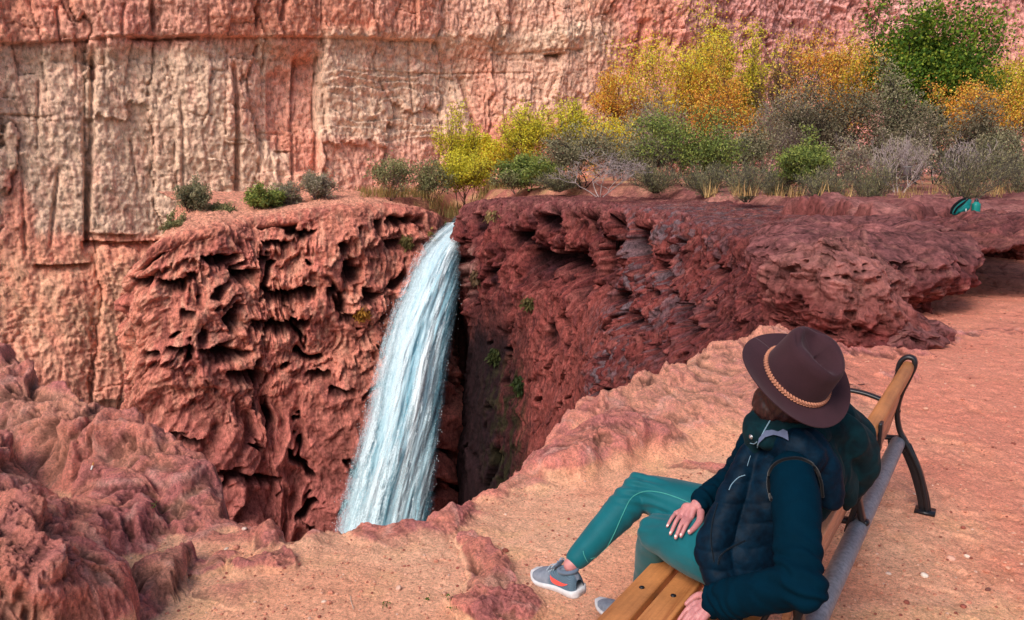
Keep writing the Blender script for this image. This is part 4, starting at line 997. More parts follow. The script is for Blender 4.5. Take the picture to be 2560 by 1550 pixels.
    Lp = [loft([pel+AX[1]*.02, hipL*.9+kneeL*.1, hipL*.5+kneeL*.5, hipL*.15+kneeL*.85, kneeL], [.11, .112, .104, .080, .068], n=24),
          loft([kneeL, kneeL*.75+ankL*.25, kneeL*.4+ankL*.6, ankL*.9+kneeL*.1], [.062, .062, .050, .042], n=22),
          loft([pel+AX[0]*.06, hipR*.9+kneeR*.1, hipR*.5+kneeR*.5, hipR*.15+kneeR*.85, kneeR], [.10, .104, .096, .076, .064], n=24),
          loft([kneeR, kneeR*.75+ankR*.25, kneeR*.4+ankR*.6, kneeR*.09+ankR*.91], [.064, .066, .054, .043], n=22),
          ell(kneeR+np.array([-.004, -.0, .012]), (.058, .058, .058)),
          ell(pel, (.15, .12, .11), (AX[0], AX[1], AX[2]), 24)]
    def dl(co, no):
        out = np.zeros(len(co))
        for k, a in ((kneeR, .0036), (kneeL, .0026), (hipL, .004), (hipR, .003)):
            r = np.linalg.norm(co-k, axis=1); out += np.sin((co-k)@np.array([60., 90, 120])+3*n3(co, 9, 5))*a*np.exp(-((r-.07)/.05)**2)
        return out+n3(co, 16, 9)*.0018
    legs = fuse('leggings', Lp, lg, root, .0045, 9, dl)
    sm = fabric('teal_seam', lin(70, 160, 150), .6, 900, .2)
    cl = caster([legs])
    seam('seam', cl, [(1726, 1258), (1690, 1243), (1650, 1231), (1610, 1229), (1578, 1246), (1555, 1290), (1530, 1345), (1504, 1385), (1474, 1398)], .0016, sm, root)
    seam('seam', cl, [(1458, 1378), (1462, 1392), (1474, 1412), (1492, 1430)], .0013, sm, root)
    # ---- shirt sleeves
    shm = fabric('navy_shirt', lin(0, 30, 46), .85, 800, 0, .14, .0006); shm.node_tree.nodes['Principled BSDF'].inputs['Specular IOR Level'].default_value = .04
    def arm_disp(sh, el, wr, amp):
        def f(co, no):
            r = np.linalg.norm(co-el, axis=1); t = np.clip(((co-sh)@(el-sh))/((el-sh)@(el-sh)), 0, 1)
            ax1 = nrm(el-sh); ax2 = nrm(wr-el)
            w1 = np.sin((co-el)@ax1*125+n3(co, 14, 3)*4+((co-el)@ax2)*60)*.0045*np.exp(-(r/.13)**2)
            d2 = np.linalg.norm(co-wr, axis=1)
            w2 = np.sin((co-wr)@ax2*150+n3(co, 18, 6)*4)*.004*np.exp(-(d2/.11)**2)
            return (w1+w2)*amp+n3(co, 11, 12)*.005+np.maximum(n3(co, 26, 15), 0)*.003
        return f
    slv = fuse('sleeve', [loft([shL+np.array([-.004, .02, -.005]), shL*.72+elL*.28, shL*.35+elL*.65, elL], [.070, .073, .068, .064], n=26), ell(elL+np.array([.012, -.008, -.006]), (.066, .064, .064)),
                          loft([elL, elL*.6+wrL*.4, elL*.25+wrL*.75, wrL*.98+elL*.02], [.066, .064, .060, .054], n=26, R2=[.064, .062, .054, .046])], shm, root, .0045, 8, arm_disp(shL, elL, wrL, 1.2))
    slv2 = fuse('sleeve', [loft([shR, shR*.5+elR*.5, elR], [.068, .058, .052], n=24), loft([elR, elR*.5+wrR*.5, wrR+(elR-wrR)*.10], [.054, .050, .046], n=24, R2=[.05, .048, .042])], shm, root, .0045, 7, arm_disp(shR, elR, wrR, .9))
    # ---- vest
    vm = NT('quilted_nylon'); co = vm.coord(); n = vm.noise(co, 26, 5, .6, .5); n2 = vm.noise(co, 120, 3, .6)
    vm.set(Base_Color=vm.mixc(vm.ramp(n, [(.3, tuple(lin(1, 14, 28))), (.7, tuple(lin(3, 34, 54)))]), vm.ramp(n2, [(.3, .9), (.7, 1.1)]), 1.0, 'MULTIPLY'), Roughness=.58)
    vm.b.inputs['Specular IOR Level'].default_value = .09; vm.bump(n, .0025, .8)
    ctr = [pt(1850, 1408, 2.755), pt(1858, 1370, 2.755), pt(1880, 1305, 2.75), pt(1915, 1235, 2.74), pt(1940, 1170, 2.755), pt(1952, 1118, 2.765), pt(1962, 1092, 2.765)]
    sdv = [np.r_[Bb, 0], [.5, .87, 0], [.35, .93, 0], [.2, .97, 0], [0, 1, -.03], [-.08, 1, -.06], [-.1, 1, -.08]]
    torso = loft(ctr, [.186, .180, .158, .160, .172, .150, .095], n=36, R2=[.145, .140, .122, .124, .128, .102, .075], sidef=sdv, sub=8)
    lapel = loft([pt(1800, 1440, 2.62), pt(1785, 1370, 2.64), pt(1810, 1290, 2.655), pt(1850, 1200, 2.68), pt(1876, 1130, 2.71)], [.055, .06, .05, .045, .04], n=18)
    def dv(co, no):
        base = pel; axv = nrm(ctr[5]-ctr[0]); h = (co-ctr[0])@axv; lat = (co-(ctr[0]+np.outer(h, axv)))@np.array([.1, .98, -.05])
        fr_ = (co-(ctr[0]+np.outer(h, axv)))@np.array([-.9, .2, .3])
        x = (h+.45*np.abs(fr_+.03)+.016*n3(co, 12, 4))/.075; q = np.abs(x-np.round(x))*2          # 1 at the stitch line
        pf = (1-q**2.5)*.0048*sstep(.42, .30, h)
        return pf-.002+n3(co, 18, 8)*.005+n3(co, 45, 18)*.0010
    vest = fuse('vest', [torso, lapel, loft([pt(1955, 1118, 2.66), pt(1990, 1118, 2.60), pt(2025, 1140, 2.58)], [.06, .066, .060], n=20), loft([pt(2020, 1110, 2.62), pt(2060, 1170, 2.60), pt(2075, 1240, 2.62)], [.06, .055, .045], n=20)], vm.m, root, .0045, 6, dv)
    # armhole trim
    tr = fabric('black_trim', lin(3, 6, 14), .8, 900, .2)
    # collar and hood
    hm = NT('hood_cotton'); co = hm.coord(); n = hm.noise(co, 18, 5, .6, .6)
    hm.set(Base_Color=hm.ramp(n, [(.3, tuple(lin(1, 18, 26))), (.7, tuple(lin(4, 44, 52)))]), Roughness=.8); hm.b.inputs['Sheen Weight'].default_value = .02; hm.b.inputs['Specular IOR Level'].default_value = .12; hm.bump(n, .004, .8)
    Hd = [loft([pt(1990, 1070, 2.70), pt(2050, 1068, 2.70), pt(2105, 1090, 2.74), pt(2142, 1140, 2.80), pt(2148, 1195, 2.83), pt(2128, 1240, 2.83)], [.05, .070, .078, .074, .058, .024], n=24),
          loft([pt(2060, 1040, 2.80), pt(2110, 1050, 2.84), pt(2150, 1095, 2.88), pt(2160, 1150, 2.88)], [.050, .058, .052, .04], n=22),
          loft([pt(2085, 1010, 2.86), pt(2100, 1030, 2.88), pt(2140, 1075, 2.90)], [.028, .04, .04], n=18),
          loft([pt(2070, 1120, 2.72), pt(2100, 1190, 2.76), pt(2118, 1245, 2.80), pt(2116, 1268, 2.81)], [.06, .055, .032, .012], n=18),
          loft([pt(2050, 1120, 2.68), pt(2078, 1190, 2.66), pt(2072, 1250, 2.68)], [.06, .05, .03], n=18), loft([pt(2020, 1100, 2.72), pt(2060, 1190, 2.72), pt(2030, 1290, 2.74)], [.08, .07, .04], n=18),
          loft([pt(1900, 1085, 2.66), pt(1935, 1100, 2.64), pt(1985, 1095, 2.64), pt(2040, 1080, 2.66)], [.032, .036, .044, .050], n=18),
          loft([pt(1905, 1050, 2.82), pt(1960, 1035, 2.88), pt(2030, 1030, 2.88), pt(2090, 1040, 2.86)], [.032, .036, .04, .045], n=18),
          loft([pt(1900, 1046, 2.70), pt(1886, 1078, 2.69), pt(1884, 1128, 2.695)], [.034, .036, .022], n=18), loft([pt(1925, 1060, 2.66), pt(1975, 1064, 2.64), pt(2030, 1052, 2.66)], [.034, .038, .04], n=18),
          loft([pt(1908, 1034, 2.82), pt(1890, 1060, 2.78), pt(1884, 1100, 2.75)], [.028, .030, .026], n=18)]
    def dh(co, no):
        f_ = 1-np.abs(n3(co*np.array([1, 1, .6]), 8, 21))*2.0
        return (f_-.6)*.014+n3(co, 20, 25)*.006
    hood = fuse('hood', Hd, hm.m, vest, .0045, 5, dh)
    cv = caster([vest, hood, slv])
    seam('armhole_trim', cv, [(1930, 1250), (1922, 1220), (1924, 1185), (1940, 1160), (1968, 1148), (2002, 1148), (2034, 1166), (2052, 1200), (2058, 1245)], .0058, tr, vest)
    # pale tab, snap, piping, zip
    gt = fabric('grey_webbing', lin(92, 100, 128), .7, 600, .2)
    P = []
    for i, (x, y0, y1) in enumerate([(1900, 1096, 1106), (1914, 1080, 1094), (1930, 1073, 1090), (1948, 1076, 1093), (1962, 1080, 1098), (1974, 1084, 1104)]):
        for y in (y0, (y0+y1)/2, y1):
            p, nn = cv(x, y, .012); P.append(p)
    mesh_np('collar_tab', np.array(P), grid_faces(6, 3), gt, vest)
    p, nn = cv(1879, 1092, .003); st = simple_mat('snap_steel', lin(190, 190, 196), .3, .9)
    mesh_vf('snap', join([ell(p, (.0085, .0085, .003), (np.cross(nn, [0, 0, 1.]), np.cross(np.cross(nn, [0, 0, 1.]), nn), nn), 16), ell(p+nn*.002, (.004, .004, .003), (np.cross(nn, [0, 0, 1.]), np.cross(np.cross(nn, [0, 0, 1.]), nn), nn), 12)]), st, vest)
    pm = fabric('pale_piping', lin(120, 150, 170), .6, 900, .2)
    seam('piping', cv, [(1862, 1188), (1846, 1194), (1830, 1210), (1822, 1226)], .0016, pm, vest)
    seam('piping', cv, [(1876, 1108), (1886, 1109), (1893, 1104)], .0018, pm, vest)
    seam('piping', cv, [(1876, 1140), (1872, 1152), (1868, 1166)], .0012, pm, vest)
    seam('zip', cv, [(1925, 1052), (1918, 1064), (1908, 1082), (1897, 1106), (1893, 1120)], .0022, pm, vest)
    dk = fabric('dark_stitch', lin(3, 16, 28), .8, 900, .1)
    seam('pocket_seam', cv, [(1862, 1352), (1840, 1362), (1815, 1376), (1800, 1392), (1795, 1412)], .0028, dk, vest)
    seam('pocket_seam', cv, [(1795, 1260), (1783, 1300), (1778, 1350), (1786, 1410)], .0024, dk, vest)
    # ---- hair
    hr = NT('brown_hair'); co = hr.coord(scale=(1, 1, .25)); n = hr.noise(co, 130, 4, .6, .3)
    hr.set(Base_Color=hr.ramp(n, [(.3, tuple(lin(22, 12, 16))), (.7, tuple(lin(72, 38, 36)))]), Roughness=.45); hr.bump(n, .002, .8)
    back_ = -Fh
    Hh = [ell(head+back_*.014-Uh*.01, (.092, .098, .10), (Rh, Fh, Uh), 28), ell(head-Uh*.07-Rh*.02, (.075, .075, .07), (Rh, Fh, Uh), 24),
          loft([head+Rh*.05-Uh*.03, head-Uh*.10+back_*.02+Rh*.03, pt(2030, 1060, 2.70)], [.04, .045, .035], n=16),
          loft([head+back_*.05-Uh*.05, head+back_*.07-Uh*.12, pt(2085, 1075, 2.68)], [.045, .040, .022], n=16),
          loft([pt(1945, 985, 2.68), pt(1915, 1022, 2.70), pt(1893, 1046, 2.72), pt(1888, 1062, 2.74)], [.045, .040, .030, .016], n=16),
          loft([head-Rh*.06-Uh*.02, pt(1925, 1015, 2.74), pt(1905, 1050, 2.78)], [.03, .035, .02], n=16)]
    def dhh(co, no): return noise2((co@Rh)*70, (co@Fh)*55, 31)*.0035+n3(co, 30, 33)*.002
    fuse('hair', Hh, hr.m, root, .004, 3, dhh)
    # ---- hat
    fm = NT('brown_felt'); co = fm.coord(); n = fm.noise(co, 500, 3, .7); n2 = fm.noise(co, 7, 4, .6)
    fm.set(Base_Color=fm.mixc(fm.ramp(n, [(.3, tuple(lin(44, 22, 30))), (.7, tuple(lin(64, 36, 44)))]), fm.ramp(n2, [(.3, .78), (.7, 1.2)]), 1.0, 'MULTIPLY'), Roughness=.85)
    fm.b.inputs['Sheen Weight'].default_value = .12; fm.b.inputs['Sheen Tint'].default_value = (.8, .6, .65, 1); fm.b.inputs['Specular IOR Level'].default_value = .25; fm.bump(n, .0008, .5)
    def HL(x, y, z): return HC+(Rh*x+Fh*y+Uh*z)*1.03
    hat = mesh_np_grid_hat(HL, fm.m, root)
    # braided band
    bd = fabric('tan_braid', lin(190, 128, 104), .75, 700, .05); bs = []
    N = 300; ph = np.linspace(0, 2*np.pi, N)
    for k in range(3):
        tt = ph*22+k*2*np.pi/3
        P = []
        for q, t_ in zip(ph, tt):
            a, b = .0955*(1+.0), .112
            rr = .0045*math.sin(2*t_); zz = .0058*math.sin(t_)
            P.append(HL((a+rr)*math.sin(q), (b+rr)*math.cos(q), .016+zz-.016*abs(math.sin(q))*0))
        bs.append(loft(P, .0036, n=7, sub=1, caps=False))
    kp = HL(-.0975*math.sin(.9), .114*math.cos(.9), .016)
    mesh_vf('braided_band', join(bs), bd, hat)
    # ---- shoes
    def shoe(heel, toe, upd, name='shoe', flip=1):
        X_ = nrm(toe-heel); Z_ = nrm(upd-X_*np.dot(upd, X_)); Y_ = np.cross(Z_, X_)*flip; Ls = np.linalg.norm(toe-heel)
        so_ = D.objects.new(name, None)
        xs = [0, .03, .08, .16, .26, .38, .50, .62, .74, .85, .94, 1.0]
        wl = [.018, .030, .036, .037, .035, .034, .037, .043, .046, .042, .030, .014]; top = [.060, .078, .088, .090, .084, .080, .072, .062, .052, .044, .034, .022]
        V = []; n = 22
        S = catmull(np.array([[x, w, t] for x, w, t in zip(xs, wl, top)]), 5)
        for x, w_, t_ in S:
            for j in range(n+1):
                q = math.pi*j/n; cx = math.cos(q); sz = math.sin(q)
                y = w_*np.sign(cx)*abs(cx)**.65; z = .016+(t_-.016)*abs(sz)**.75
                lean = .010*sstep(.0, .3, np.array(z-.02)/.06)*0
                V.append(heel+X_*x*Ls+Y_*y*(1-.25*max(0, (z-.03))/.06)+Z_*z)
        sa = NT('shoe_knit'); co = sa.coord(); v = sa.n('ShaderNodeTexChecker'); v.inputs['Scale'].default_value = 420; sa.l(co, v.inputs[0]); nn_ = sa.noise(co, 60, 4, .6)
        at = sa.n('ShaderNodeAttribute', attribute_name='heel').outputs['Fac']
        cg = sa.ramp(nn_, [(.3, tuple(lin(112, 122, 138))), (.7, tuple(lin(142, 150, 164)))]); ck = sa.mixc(tuple(lin(40, 62, 84)), tuple(lin(104, 132, 150)), v.outputs['Fac'])
        sa.set(Base_Color=sa.mixc(cg, ck, at), Roughness=.8); sa.bump(v.outputs['Fac'], .0006, .6)
        hv = np.repeat(sstep(.56, .48, S[:, 0]+0*S[:, 0]), n+1).reshape(-1, n+1); zz = np.tile(np.sin(np.pi*np.arange(n+1)/n), (len(S), 1)); hv = hv*(zz < .97)
        up_ = mesh_np(name, np.array(V), grid_faces(len(S), n+1), sa.m, root, attrs={'heel': hv.ravel()})
        wm = simple_mat('shoe_sole', lin(206, 206, 210), .6, 0, 60, .12, .0005)
        sol = []; Vs = []
        for x, w_, t_ in S:
            th_ = .026-.010*x+(.006 if x > .9 else 0); b_ = -.002-.010*math.sin(math.pi*min(1, x*1.02))*0+(.010*(x-.8)/.2 if x > .8 else 0)
            for (yy_, z_) in ((-1, b_+.003), (-.96, b_), (0, b_), (.96, b_), (1, b_+.003), (1.07, b_+th_*.5), (1.05, b_+th_), (.9, b_+th_+.002), (-.9, b_+th_+.002), (-1.05, b_+th_), (-1.07, b_+th_*.5)):
                Vs.append(heel+X_*(x*Ls*1.03-.004)+Y_*yy_*(w_+.003)+Z_*z_)
        k = 11; F = []
        for i in range(len(S)-1):
            for j in range(k): F.append((i*k+j, i*k+(j+1) % k, (i+1)*k+(j+1) % k, (i+1)*k+j))
        F += [tuple(range(k)), tuple(range((len(S)-1)*k, len(S)*k))[::-1]]
        mesh_vf('sole', (np.array(Vs), F), wm, up_)
        # collar opening, tongue and laces
        gm = fabric('shoe_lining', lin(96, 112, 132), .8, 500, .2)
        col_ = [heel+X_*Ls*(.20+.17*math.cos(q))+Y_*.028*math.sin(q)+Z_*(.086-.006*math.cos(q)) for q in np.linspace(0, 2*np.pi, 17)]
        mesh_vf('collar', loft(col_, .007, n=10, sub=3), gm, up_)
        mesh_vf('tongue', loft([heel+X_*Ls*.62+Z_*.060, heel+X_*Ls*.48+Z_*.078, heel+X_*Ls*.38+Z_*.096, heel+X_*Ls*.35+Z_*.108], [.016, .020, .022, .018], side=Y_, n=14, R2=[.004, .006, .006, .004]), gm, up_)
        lm = fabric('lace', lin(160, 178, 192), .8, 900, .2); ls = []
        for i in range(5):
            x = .42+.055*i; z = .083-.0052*i-.0008*i*i; sg = 1 if i % 2 else -1
            ls.append(loft([heel+X_*Ls*x+Y_*-.022+Z_*(z-.007), heel+X_*Ls*(x+.012)+Z_*(z+.004), heel+X_*Ls*(x+.022)+Y_*.022+Z_*(z-.007)], .0022, n=6))
        t0 = heel+X_*Ls*.41+Z_*.092
        ls.append(loft([t0, t0+Y_*.018+Z_*.014-X_*.01, t0+Y_*.034+Z_*.002, t0+Y_*.018-Z_*.004, t0], .0021, n=6)); ls.append(loft([t0, t0-Y_*.018+Z_*.016, t0-Y_*.034+Z_*.004, t0-Y_*.018-Z_*.004, t0], .0021, n=6))
        ls.append(loft([t0, t0+Y_*.016+X_*.02, t0+Y_*.030+X_*.035-Z_*.02], .0020, n=6)); ls.append(loft([t0, t0-Y_*.016+X_*.02, t0-Y_*.032+X_*.03-Z_*.022], .0020, n=6))
        mesh_vf('laces', join(ls), lm, up_)
        # the curved coral tick on both flanks
        sw = simple_mat('coral_print', lin(240, 84, 76), .5)
        cu = [(.10, .050, .001), (.17, .044, .004), (.24, .040, .0065), (.31, .0385, .0085), (.38, .039, .0095), (.44, .042, .0085), (.475, .048, .006), (.49, .056, .0015)]
        C_ = catmull(np.array(cu), 6); SV = []
        for sgn in (-1, 1):
            Vq = []
            for x, z, h in C_:
                xx = .07+(x-.07)*1.0
                for dz in (-h, 0, h):
                    z_ = z+dz
                    w_ = np.interp(xx, S[:, 0], S[:, 1]); t_ = np.interp(xx, S[:, 0], S[:, 2])
                    s3 = min(1, max(0, (z_-.016)/(t_-.016)))**(1/.75); cx = math.sqrt(max(0, 1-s3*s3)); y = w_*cx**.65*(1-.25*max(0, z_-.03)/.06)+.0022
                    Vq.append(heel+X_*xx*Ls+Y_*y*sgn+Z_*z_)
            SV.append((np.array(Vq), [tuple(q) for q in grid_faces(len(C_), 3).tolist()]))
        mesh_vf('tick_mark', join(SV), sw, up_)
        return up_
    hR = pt(1452, 1487, 2.93); tR = pt(1340, 1440, 3.12)
    shoe(hR, tR, ankR-hR+0*AX[0]+np.array([.0, -.02, .02]))
    hL = np.array([ankL[0]+.045, ankL[1]-.04, .012]); tL = onz(1496, 1512, .012)
    shoe(hL, tL, np.array([0, 0, 1.]))
    return root
def mesh_np_grid_hat(HL, mat, root):
    na = 144; V = []
    th = np.linspace(0, 2*np.pi, na+1)
    rows = []
    def crown(q, t):
        """t 0 at the brim line .. 1 top rim .. 2 centre"""
        c, s = math.cos(q), math.sin(q)      # c: front(+)/back(-)
        if t <= 1:
            e = t
            a = .094-.010*e-.018*e*e*max(0, c)**1.5; b = .110-.012*e
            hgt = .006+(.148-.012*max(0, -c))*e
            if e > .82: k = (e-.82)/.18; a -= .007*k*k; b -= .007*k*k; hgt -= .003*k
            return a*s, b*c, hgt
        k = t-1
        a0, b0, h0 = crown(q, 1)
        x = a0*(1-k); y = b0*(1-k)
        # teardrop crease
        r = math.hypot(x/.050, (y+.012)/.085); dip = .040*max(0, 1-r*r)
        rim = .006*math.exp(-((k-.16)/.14)**2)
        side = .010*math.exp(-((abs(x)-.045)/.022)**2)*math.exp(-((y-.05)/.035)**2)
        return x, y, h0+.004*math.sin(min(1, k*2)*math.pi/2)+rim-dip*1.0-side
    def brim(q, t):
        c, s = math.cos(q), math.sin(q); a = .094+(.176-.094)*t; b = .110+(.184-.110)*t
        side = s*s
        z = .006-.006*t+.030*side*t*t-.010*(c*c)*t*t*(1 if c > 0 else .2)
        return a*s, b*c, z
    L = [[brim(q, t) for q in th] for t in (1.0, .97, .85, .7, .55, .4, .25, .1, .0)]
    L += [[crown(q, t) for q in th] for t in (.04, .1, .2, .3, .4, .5, .6, .7, .8, .86, .9, .94, .97, 1.0)]
    L += [[crown(q, 1+t) for q in th] for t in (.03, .07, .11, .16, .22, .28, .34, .4, .46, .52, .58, .64, .7, .76, .82, .88, .94, .999)]
    A = np.array(L)
    V = np.array([[HL(*p) for p in r] for r in A])
    o = mesh_np('hat', V.reshape(-1, 3), grid_faces(len(L), na+1)[:, ::-1], mat, root)
    s = o.modifiers.new('thickness', 'SOLIDIFY'); s.thickness = .003; s.offset = 0
    return o
PERSON = person()
# ================================================================ PLANTS
def leaf_mat(name, cols, rough=.7):
    t = NT(name); at = t.n('ShaderNodeAttribute', attribute_name='Col').outputs[0]
    t.set(Base_Color=at, Roughness=rough); t.b.inputs['Specular IOR Level'].default_value = .2
    tr = t.n('ShaderNodeBsdfTranslucent'); t.l(at, tr.inputs[0]); mx = t.n('ShaderNodeMixShader'); mx.inputs[0].default_value = .3
    t.l(t.b.outputs[0], mx.inputs[1]); t.l(tr.outputs[0], mx.inputs[2]); t.l(mx.outputs[0], t.out.inputs[0])
    return t.m
LEAFM = leaf_mat('leaf', None); BARKM = rock_mat('bark', 20, .01, .3)
def branches(rg, base, H, Wd, nst, lean, spread, levels, r0, droop=0, gn=.62):
    """returns list of polylines (pts, r0, r1, level) and twig tips"""
    segs = []; tips = []
    def grow(p, d, L, r, lv):
        n = 4; P = [p]; dd = d.copy()
        for i in range(n):
            dd = nrm(dd+rg.randn(3)*.16*(1+lv*.3)+np.array([0, 0, .06-droop*lv])); P.append(P[-1]+dd*L/n)
        segs.append((np.array(P), r, r*.55, lv))
        if lv >= levels: tips.append((P[-1], dd)); tips.append((P[2], dd)); return
        k = rg.randint(3, 5) if lv < 2 else rg.randint(2, 5)
        for i in range(k):
            t = .35+.65*rg.rand() if i else 1.0; q = P[0]+0; f = t*n; i0 = min(int(f), n-1); q = P[i0]+(P[i0+1]-P[i0])*(f-i0)
            a = rg.rand()*2*np.pi; sd = np.array([math.cos(a), math.sin(a), .15])
            nd = nrm(dd*(1.0-spread*.5)+sd*spread*(.7+.5*rg.rand())); grow(q, nd, L*gn*(.75+.5*rg.rand()), r*.55, lv+1)
    for s_ in range(nst):
        a = rg.rand()*2*np.pi; off = np.array([math.cos(a), math.sin(a), 0])*Wd*.08*(nst > 1)
        d = nrm(np.array([math.cos(a)*lean, math.sin(a)*lean, 1.0])); grow(np.array(base)+off, d, H*.42, r0*(.7+.5*rg.rand()), 0)
    return segs, tips
def tubes(segs, minr=.004):
    V = []; F = []; n = 0
    for P, r0, r1, lv in segs:
        k = 5 if lv < 2 else 3; m = len(P)
        for i, p in enumerate(P):
            t = nrm(P[min(i+1, m-1)]-P[max(i-1, 0)]); u = nrm(np.cross(t, [.3, .2, 1.])); w_ = np.cross(t, u); r = max(minr, r0+(r1-r0)*i/(m-1))
            for j in range(k): a = 2*np.pi*j/k; V.append(p+(u*math.cos(a)+w_*math.sin(a))*r)
        for i in range(m-1):
            for j in range(k): F.append((n+i*k+j, n+i*k+(j+1) % k, n+(i+1)*k+(j+1) % k, n+(i+1)*k+j))
        n += m*k
    return np.array(V), np.array(F)
def leaves(rg, C, size, elong, cols, dirs=None, clump=.7, jit=.35):
    n = len(C); d = rg.randn(n, 3); d[:, 2] -= .2
    if dirs is not None: d = dirs+rg.randn(n, 3)*jit
    d /= np.linalg.norm(d, axis=1)[:, None]+1e-9; s = np.cross(d, rg.randn(n, 3)); s /= np.linalg.norm(s, axis=1)[:, None]+1e-9
    L = size*elong*(.6+.8*rg.rand(n))[:, None]; w_ = size*(.6+.8*rg.rand(n))[:, None]
    V = np.stack([C, C+d*L*.5+s*w_*.5, C+d*L, C+d*L*.5-s*w_*.5], 1).reshape(-1, 3)
    F = np.arange(4*n).reshape(n, 4); return V, F, np.repeat(cols, 4, axis=0)
def plant(name, label, cat, group, px, ybase, ytop, wpx, d, kind, seed, z=None):
    wpx = wpx*(1.28 if d > 60 and px > 1500 and kind in ('yellow', 'lime', 'orange', 'sparse') else (1.0 if px < 1500 else 1.12)); rg = np.random.RandomState(seed); b = pt(px, ybase, d); gz = plat_z(b[0], b[1]) if z is None else z
    base = np.array([b[0], b[1], min(gz, b[2]+.3) if z is None else z]); base[2] -= .25
    top = pt(px, ytop, d)[2]; H = top-base[2]; Wd = wpx/FPX*d
    K = dict(
        yellow=dict(nst=5, lean=.28, spread=.62, lv=4, r=.07, cols=[(200, 156, 44), (184, 148, 52), (214, 170, 60), (166, 130, 44)], bark=(96, 76, 66), n=13000, ls=.125, el=1.3, cr=(.12, .50)),
        lime=dict(nst=5, lean=.25, spread=.6, lv=4, r=.06, cols=[(160, 150, 46), (178, 162, 50), (134, 132, 42), (196, 170, 58)], bark=(92, 74, 62), n=9500, ls=.13, el=1.3, cr=(.08, .5)),
        orange=dict(nst=4, lean=.3, spread=.65, lv=4, r=.07, cols=[(206, 138, 54), (190, 120, 50), (210, 156, 66), (160, 110, 60)], bark=(88, 64, 60), n=9000, ls=.13, el=1.3, cr=(.12, .5)),
        sparse=dict(nst=6, lean=.25, spread=.5, lv=4, r=.06, cols=[(176, 146, 66), (150, 130, 70), (196, 160, 70)], bark=(98, 80, 76), n=1800, ls=.13, el=1.3, cr=(.2, .5)),
        green=dict(nst=3, lean=.30, spread=.8, lv=4, r=.22, cols=[(74, 104, 34), (96, 122, 40), (54, 82, 30), (128, 142, 52)], bark=(62, 50, 46), n=30000, ls=.22, el=1.3, cr=(.34, .62)),
        mesq=dict(nst=5, lean=.75, spread=.85, lv=4, r=.07, cols=[(96, 96, 70), (112, 108, 82), (84, 84, 66), (124, 116, 92)], bark=(48, 38, 44), n=7500, ls=.062, el=2.2, cr=(.0, .55)),
        grey=dict(nst=6, lean=.8, spread=.85, lv=4, r=.05, cols=[(120, 110, 96), (134, 124, 106), (104, 98, 84), (112, 110, 82)], bark=(120, 104, 106), n=5200, ls=.05, el=2.4, cr=(.0, .55)),
        olive=dict(nst=5, lean=.7, spread=.8, lv=4, r=.05, cols=[(98, 112, 54), (120, 126, 64), (78, 92, 50)], bark=(56, 44, 46), n=10000, ls=.07, el=2.0, cr=(.0, .55)),
        dark=dict(nst=4, lean=.7, spread=.85, lv=4, r=.09, cols=[(92, 86, 66), (108, 98, 80), (78, 76, 58)], bark=(34, 28, 34), n=8000, ls=.07, el=2.0, cr=(.0, .55)),
        broom=dict(nst=26, lean=1.0, spread=.45, lv=2, r=.018, cols=[(120, 118, 84), (104, 106, 72), (136, 128, 98), (92, 90, 80)], bark=(92, 86, 78), n=5200, ls=.022, el=7.0, cr=(.0, .5)),
        dead=dict(nst=5, lean=.9, spread=.9, lv=4, r=.05, cols=[(150, 130, 120)], bark=(176, 160, 158), n=0, ls=.03, el=2, cr=(.1, .5)),
        bush=dict(nst=8, lean=.8, spread=.75, lv=3, r=.03, cols=[(104, 104, 68), (122, 118, 82), (90, 92, 62)], bark=(110, 92, 84), n=2600, ls=.075, el=1.6, cr=(.0, .5)),
    )[kind]
    segs, tips = branches(rg, [0, 0, 0], 1.0, .6, K['nst'], K['lean'], K['spread'], K['lv'], K['r']*.6/max(H, 1e-3)*max(1, H/6), gn=.66)
    allp = np.vstack([s[0] for s in segs]); mx = np.percentile(np.abs(allp[:, 0]), 98.5)+1e-6; mz = np.percentile(allp[:, 2], 99.0)
    S = np.array([Wd*.5/mx, Wd*.5/mx, H*.97/mz])
    rs = (H/mz)
    segs = [(s[0]*S+base, s[1]*rs*.8, s[2]*rs*.8, s[3]) for s in segs]
    T = np.array([t[0] for t in tips])*S+base; TD = np.array([t[1] for t in tips])
    root = empty(name, base, label, cat, group)
    V, F = tubes(segs, minr=d/800*.16)
    bc = np.tile(lin(*K['bark']), (len(V), 1))*(.7+.6*rg.rand(len(V), 1))
    hh = np.clip((V[:, 2]-base[2])/H, 0, 1)[:, None]
    mesh_np('trunk' if kind in ('yellow', 'lime', 'orange', 'sparse', 'green') else 'stems', V, F, BARKM, root, cols=bc)
    n = K['n']
    if n:
        zlo = base[2]+H*K['cr'][0]
        T2 = T[T[:, 2] > zlo] if kind != 'broom' else T
        TD2 = TD[T[:, 2] > zlo] if kind != 'broom' else TD
        # gaps: whole clumps of twigs stay bare
        keep = rg.rand(len(T2)) < (.86 if kind != 'sparse' else .6); T2 = T2[keep]; TD2 = TD2[keep]
        i = rg.randint(0, len(T2), n); rad = Wd*(.055 if kind != 'green' else .075)
        C = T2[i]+rg.randn(n, 3)*rad*np.array([1, 1, .8])
        if kind == 'broom':
            i = rg.randint(0, len(T2), n); t = rg.rand(n, 1)**.6; C = base*(1-t)+T2[i]*t+rg.randn(n, 3)*Wd*.035; C[:, 2] = np.maximum(C[:, 2], base[2]+.1)
        # an irregular outline kept inside the height and width of the plant
        pal = np.array([lin(*c) for c in K['cols']]); clid = rg.randint(0, len(pal), len(T2)); pick = np.where(rg.rand(n) < .65, clid[i], rg.randint(0, len(pal), n))
